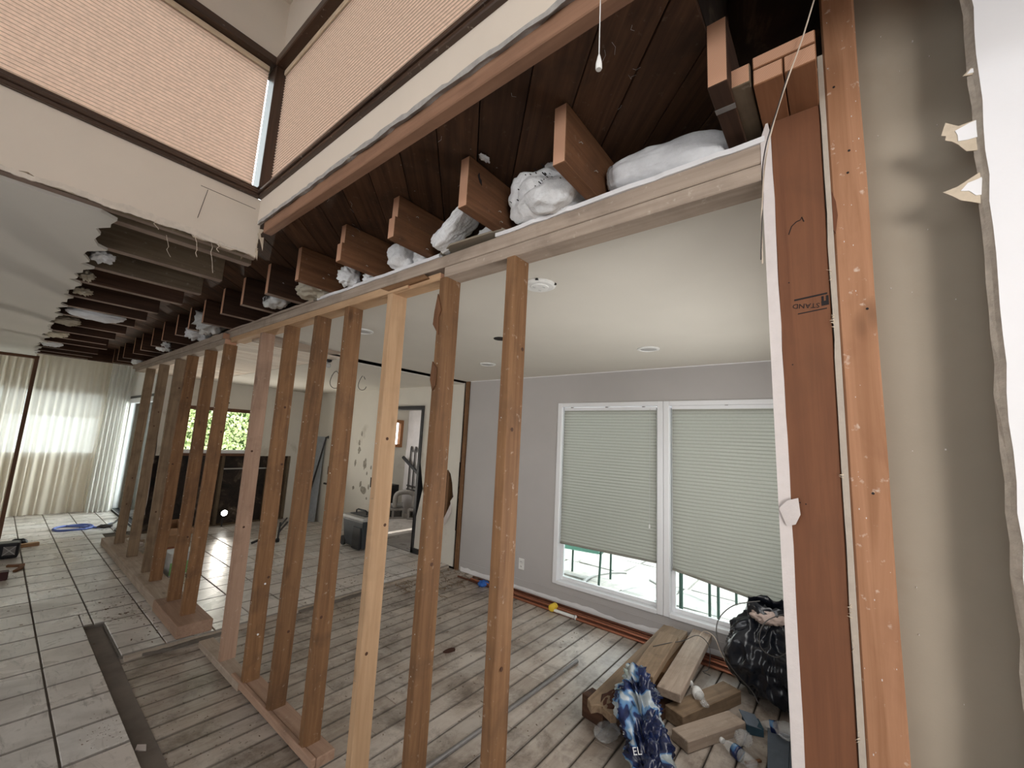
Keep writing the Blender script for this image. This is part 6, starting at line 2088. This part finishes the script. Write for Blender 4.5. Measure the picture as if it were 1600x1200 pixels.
mb.prism([(0.30, 6.92), (0.42, 6.87), (0.40, 6.70), (0.36, 6.62), (0.33, 6.63), (0.365, 6.72), (0.375, 6.83), (0.29, 6.88)], 'Z', 0.03, 0.05)
tag(mb.build('bent_offcut', M['joistX'], None, 0.003), 'bent dark scrap on the tiles in front of the radio', 'scrap')
tag(MB().box((0.08, 6.35, 0.03), (0.295, 6.44, 0.11), None, rotz(-4)).build('dark_toolbox', flat('maroon_plastic', (0.06, 0.02, 0.02), 0.5), None, 0.006), 'dark maroon tool case cut off by the picture edge', 'case')
# blue hose coil with a cord
pts = []
for k in range(70):
    a = 2 * math.pi * 2.3 * k / 69
    pts.append((0.93 + (0.19 + 0.012 * math.sin(a * 0.7)) * math.cos(a), 8.74 + (0.2 + 0.01 * math.cos(a)) * math.sin(a), 0.042 + 0.006 * (k / 69) + 0.004 * math.sin(a * 3)))
pts += [(1.15, 8.62, 0.042), (1.25, 8.7, 0.042), (1.35, 8.75, 0.06)]
tag(MB().tube(pts, 0.013, 8).build('hose_coil', M['bluecord']), 'coiled blue hose on the tiles before the curtains', 'hose')
tag(MB().wire([(1.22, 8.55, 0.05), (1.35, 8.7, 0.07), (1.45, 8.85, 0.12), (1.40, 8.5, 0.06), (1.30, 8.2, 0.05), (1.38, 7.95, 0.05)], 0.014, 7).build('power_cord', M['wire']), 'dark cord bundle at the sliding door end of the wall', 'cord')
tag(blob('plug_bundle', (1.24, 8.58, 0.055), (0.09, 0.05, 0.025), 0.02, 2.0, 73, M['wire'], None, 3), 'dark lump of tangled plugs where the blue hose ends', 'cord')

# debris crumbs: one mass nobody could count
mb = MB()
rr = random.Random(55)
def crumb(x, y, z, s):
    a = rr.uniform(0, 6)
    c_, s_ = math.cos(a), math.sin(a)
    l, w, h = s * rr.uniform(0.8, 2.4), s * rr.uniform(0.5, 1.0), s * rr.uniform(0.2, 0.6)
    vs = []
    for dz in (0, h):
        for (p, q) in ((-l, -w), (l, -w * rr.uniform(.4, 1)), (l * rr.uniform(.5, 1), w), (-l, w * rr.uniform(.5, 1))):
            vs.append((x + p * c_ - q * s_, y + p * s_ + q * c_, z + dz))
    mb.add(vs, FS)
for q in range(420):
    x, y = rr.uniform(1.3, 3.6), rr.uniform(1.4, 3.8)
    if 1.56 < y < 1.70: continue
    crumb(x, y, 0.001, rr.uniform(0.0012, 0.0045))
for q in range(420):
    x = rr.gauss(3.0, 0.6); y = rr.gauss(3.75, 0.28)
    if 1.3 < x < 3.7 and y < 5: crumb(x, y, 0.031 if y > 3.92 else 0.001, rr.uniform(0.0015, 0.006))
for q in range(200):
    x = rr.uniform(0.62, 1.14); y = rr.uniform(2.2, 3.8)
    crumb(x, y, 0.001, rr.uniform(0.001, 0.003))
for q in range(110):
    x = rr.gauss(0.92, 0.10); y = rr.gauss(4.75, 0.33)
    if x < 1.04 and 3.95 < y: crumb(x, y, 0.0305, rr.uniform(0.002, 0.007))
for q in range(130):
    x = rr.uniform(0.25, 1.0); y = rr.uniform(4.5, 8.5)
    crumb(x, y, 0.0305, rr.uniform(0.0012, 0.005))
for q in range(150):
    x = rr.uniform(2.0, 3.2); y = rr.uniform(4.0, 7.5)
    crumb(x, y, 0.0305, rr.uniform(0.0012, 0.005))
for q in range(60):
    x = rr.gauss(0.56, 0.035); y = rr.gauss(3.02, 0.08)
    crumb(x, y, 0.0305, rr.uniform(0.0008, 0.0028))
tag(mb.build('demolition_debris', flat('dark_debris', (0.15, 0.11, 0.08), 0.9), None), 'brown crumbs and splinters strewn over boards and tiles', 'debris', None, 'stuff')
tag(MB().prism([(0.655, 2.78), (0.69, 2.74), (0.70, 2.79), (0.67, 2.82)], 'Z', 0.0012, 0.008).build('plaster_chip', M['gypsum'], None, 0.001), 'pale plaster chip by the dark strip of bare board', 'chip')

# ================================================================== OUTSIDE
mb = MB()
mb.box((GX + 0.12, -6, -0.35), (14, 3.7, -0.13))
gd = structure(mb, 'ground', M['pave'])
rr = random.Random(44)
mb = MB()
x = GX + 0.2
while x < 7.8:          # flagstones, each its own slab
    w = rr.uniform(0.4, 0.7)
    y = -0.8 + rr.uniform(0, .3)
    while y < 3.5:
        h = rr.uniform(0.45, 0.9)
        j = lambda: rr.uniform(-0.03, 0.03)
        MB().prism([(x + 0.01 + j(), y + 0.01 + j()), (x + w - 0.01 + j(), y + 0.01 + j()), (x + w - 0.01 + j(), y + h - 0.01 + j()), (x + 0.01 + j(), y + h - 0.01 + j())], 'Z', -0.13, -0.105 + rr.uniform(0, .006)).build('flagstone', M['pave'], gd, 0.004)
        y += h
    x += w
mb = MB().box((-6, 10.55, -0.35), (GX + 3.2, 16, -0.05)); mb.box((1.65, 7.98, -0.35), (GX + 3.2, 10.55, -0.05))
structure(mb, 'ground.001', M['pave'])
mb = MB().box((9.5, -6, -0.2), (9.7, 6, 1.9))
structure(mb, 'garden_wall', paint('pale_garden_wall', (0.60, 0.58, 0.52), 0.8, 0.1, 2.0, 0.2))

def patio_chair(label, c, rz):
    root = empty('patio_chair', c, label, 'chair', None)
    parts = []
    def T(p): return p
    mb1 = MB().box((-0.24, -0.24, 0.40), (0.24, 0.24, 0.425))
    parts.append(('seat', mb1, M['greensling']))
    mb2 = MB().box((-0.24, 0.22, 0.43), (0.24, 0.245, 0.88))
    parts.append(('backrest', mb2, M['greensling']))
    for sx in (-0.26, 0.26):
        parts.append(('leg', MB().tube([(sx, -0.24, 0.0), (sx, -0.25, 0.40), (sx, -0.24, 0.62)], 0.014, 8), M['greenmetal']))
        parts.append(('leg', MB().tube([(sx, 0.30, 0.0), (sx, 0.26, 0.2), (sx, 0.22, 0.42), (sx, 0.26, 0.9)], 0.014, 8), M['greenmetal']))
        parts.append(('armrest', MB().tube([(sx, -0.24, 0.62), (sx, -0.1, 0.65), (sx, 0.22, 0.63)], 0.016, 8), M['greenmetal']))
        parts.append(('side_rail', MB().tube([(sx, -0.25, 0.41), (sx, 0.24, 0.41)], 0.014, 8), M['greenmetal']))
    for n_, m_, mt in parts:
        o = m_.build(n_, mt, None)
        o.parent = root
    root.rotation_euler = (0, 0, R(rz))
    return root
patio_chair('green patio chair with mint sling seat outside the window near the outlet', (4.95, 2.62, -0.10), 100)
pt = empty('patio_table', (4.85, 1.35, -0.10), 'round glass patio table outside between the two windows', 'table')
MB().lathe([(0.5, 0.0), (0.5, 0.012)], (5.1, 1.25, 0.60), 32).build('tabletop', M['glass'], pt)
MB().tube([(5.1 + 0.5 * math.cos(a), 1.25 + 0.5 * math.sin(a), 0.605) for a in [2 * math.pi * k / 32 for k in range(33)]], 0.016, 8, False).build('table_rim', M['greenmetal'], pt)
for (a, b) in ((4.72, 1.02), (4.72, 1.10), (4.66, 1.36), (5.5, 1.0), (5.45, 1.6)):
    MB().tube([(a, b, -0.10), (a + 0.02, b, 0.61)], 0.02 if b == 1.36 else 0.014, 8).build('leg', M['greenmetal'], pt)
tag(MB().tube([(5.0 + (0.62 + 0.06 * math.sin(a * 2)) * math.cos(a), 2.15 + (0.45 + 0.05 * math.cos(a)) * math.sin(a), -0.085) for a in [0.4 + 5.6 * k / 40 for k in range(41)]], 0.014, 6).build('garden_hose', M['lightgrey']), 'pale garden hose looped on the paving around the green chair', 'hose')

# hedge outside the kitchen window
mb = MB()
rr = random.Random(66)
for q in range(5200):
    x, z = rr.uniform(2.2, 5.0), rr.uniform(0.3, 3.2)
    y = 12.0 + 0.10 * noise.noise(Vector((x * 3, z * 3, 0))) + rr.uniform(-0.07, 0.10)
    s = rr.uniform(0.03, 0.065)
    a, b = rr.uniform(0, 6.28), rr.uniform(-0.9, 0.9)
    u = Vector((math.cos(a), b * 0.6, math.sin(a))).normalized() * s
    v = Vector((-math.sin(a), rr.uniform(-.7, .7), math.cos(a))).normalized() * s * 0.5
    p = Vector((x, y, z))
    mb.add([p - u, p + v, p + u, p - v], [(0, 1, 2, 3)])
mb.build('hedge', M['leaf'], None, recalc=False)
tag(bpy.data.objects['hedge'], 'sunlit green hedge outside the kitchen window', 'hedge', None, 'stuff')
mb = MB().box((2.2, 12.12, -0.05), (5.0, 12.4, 3.1))
structure(mb, 'hedge_ground_wall', flat('dark_hedge_core', (0.06, 0.11, 0.025), 0.9, bumpscale=12, bstr=1.0))
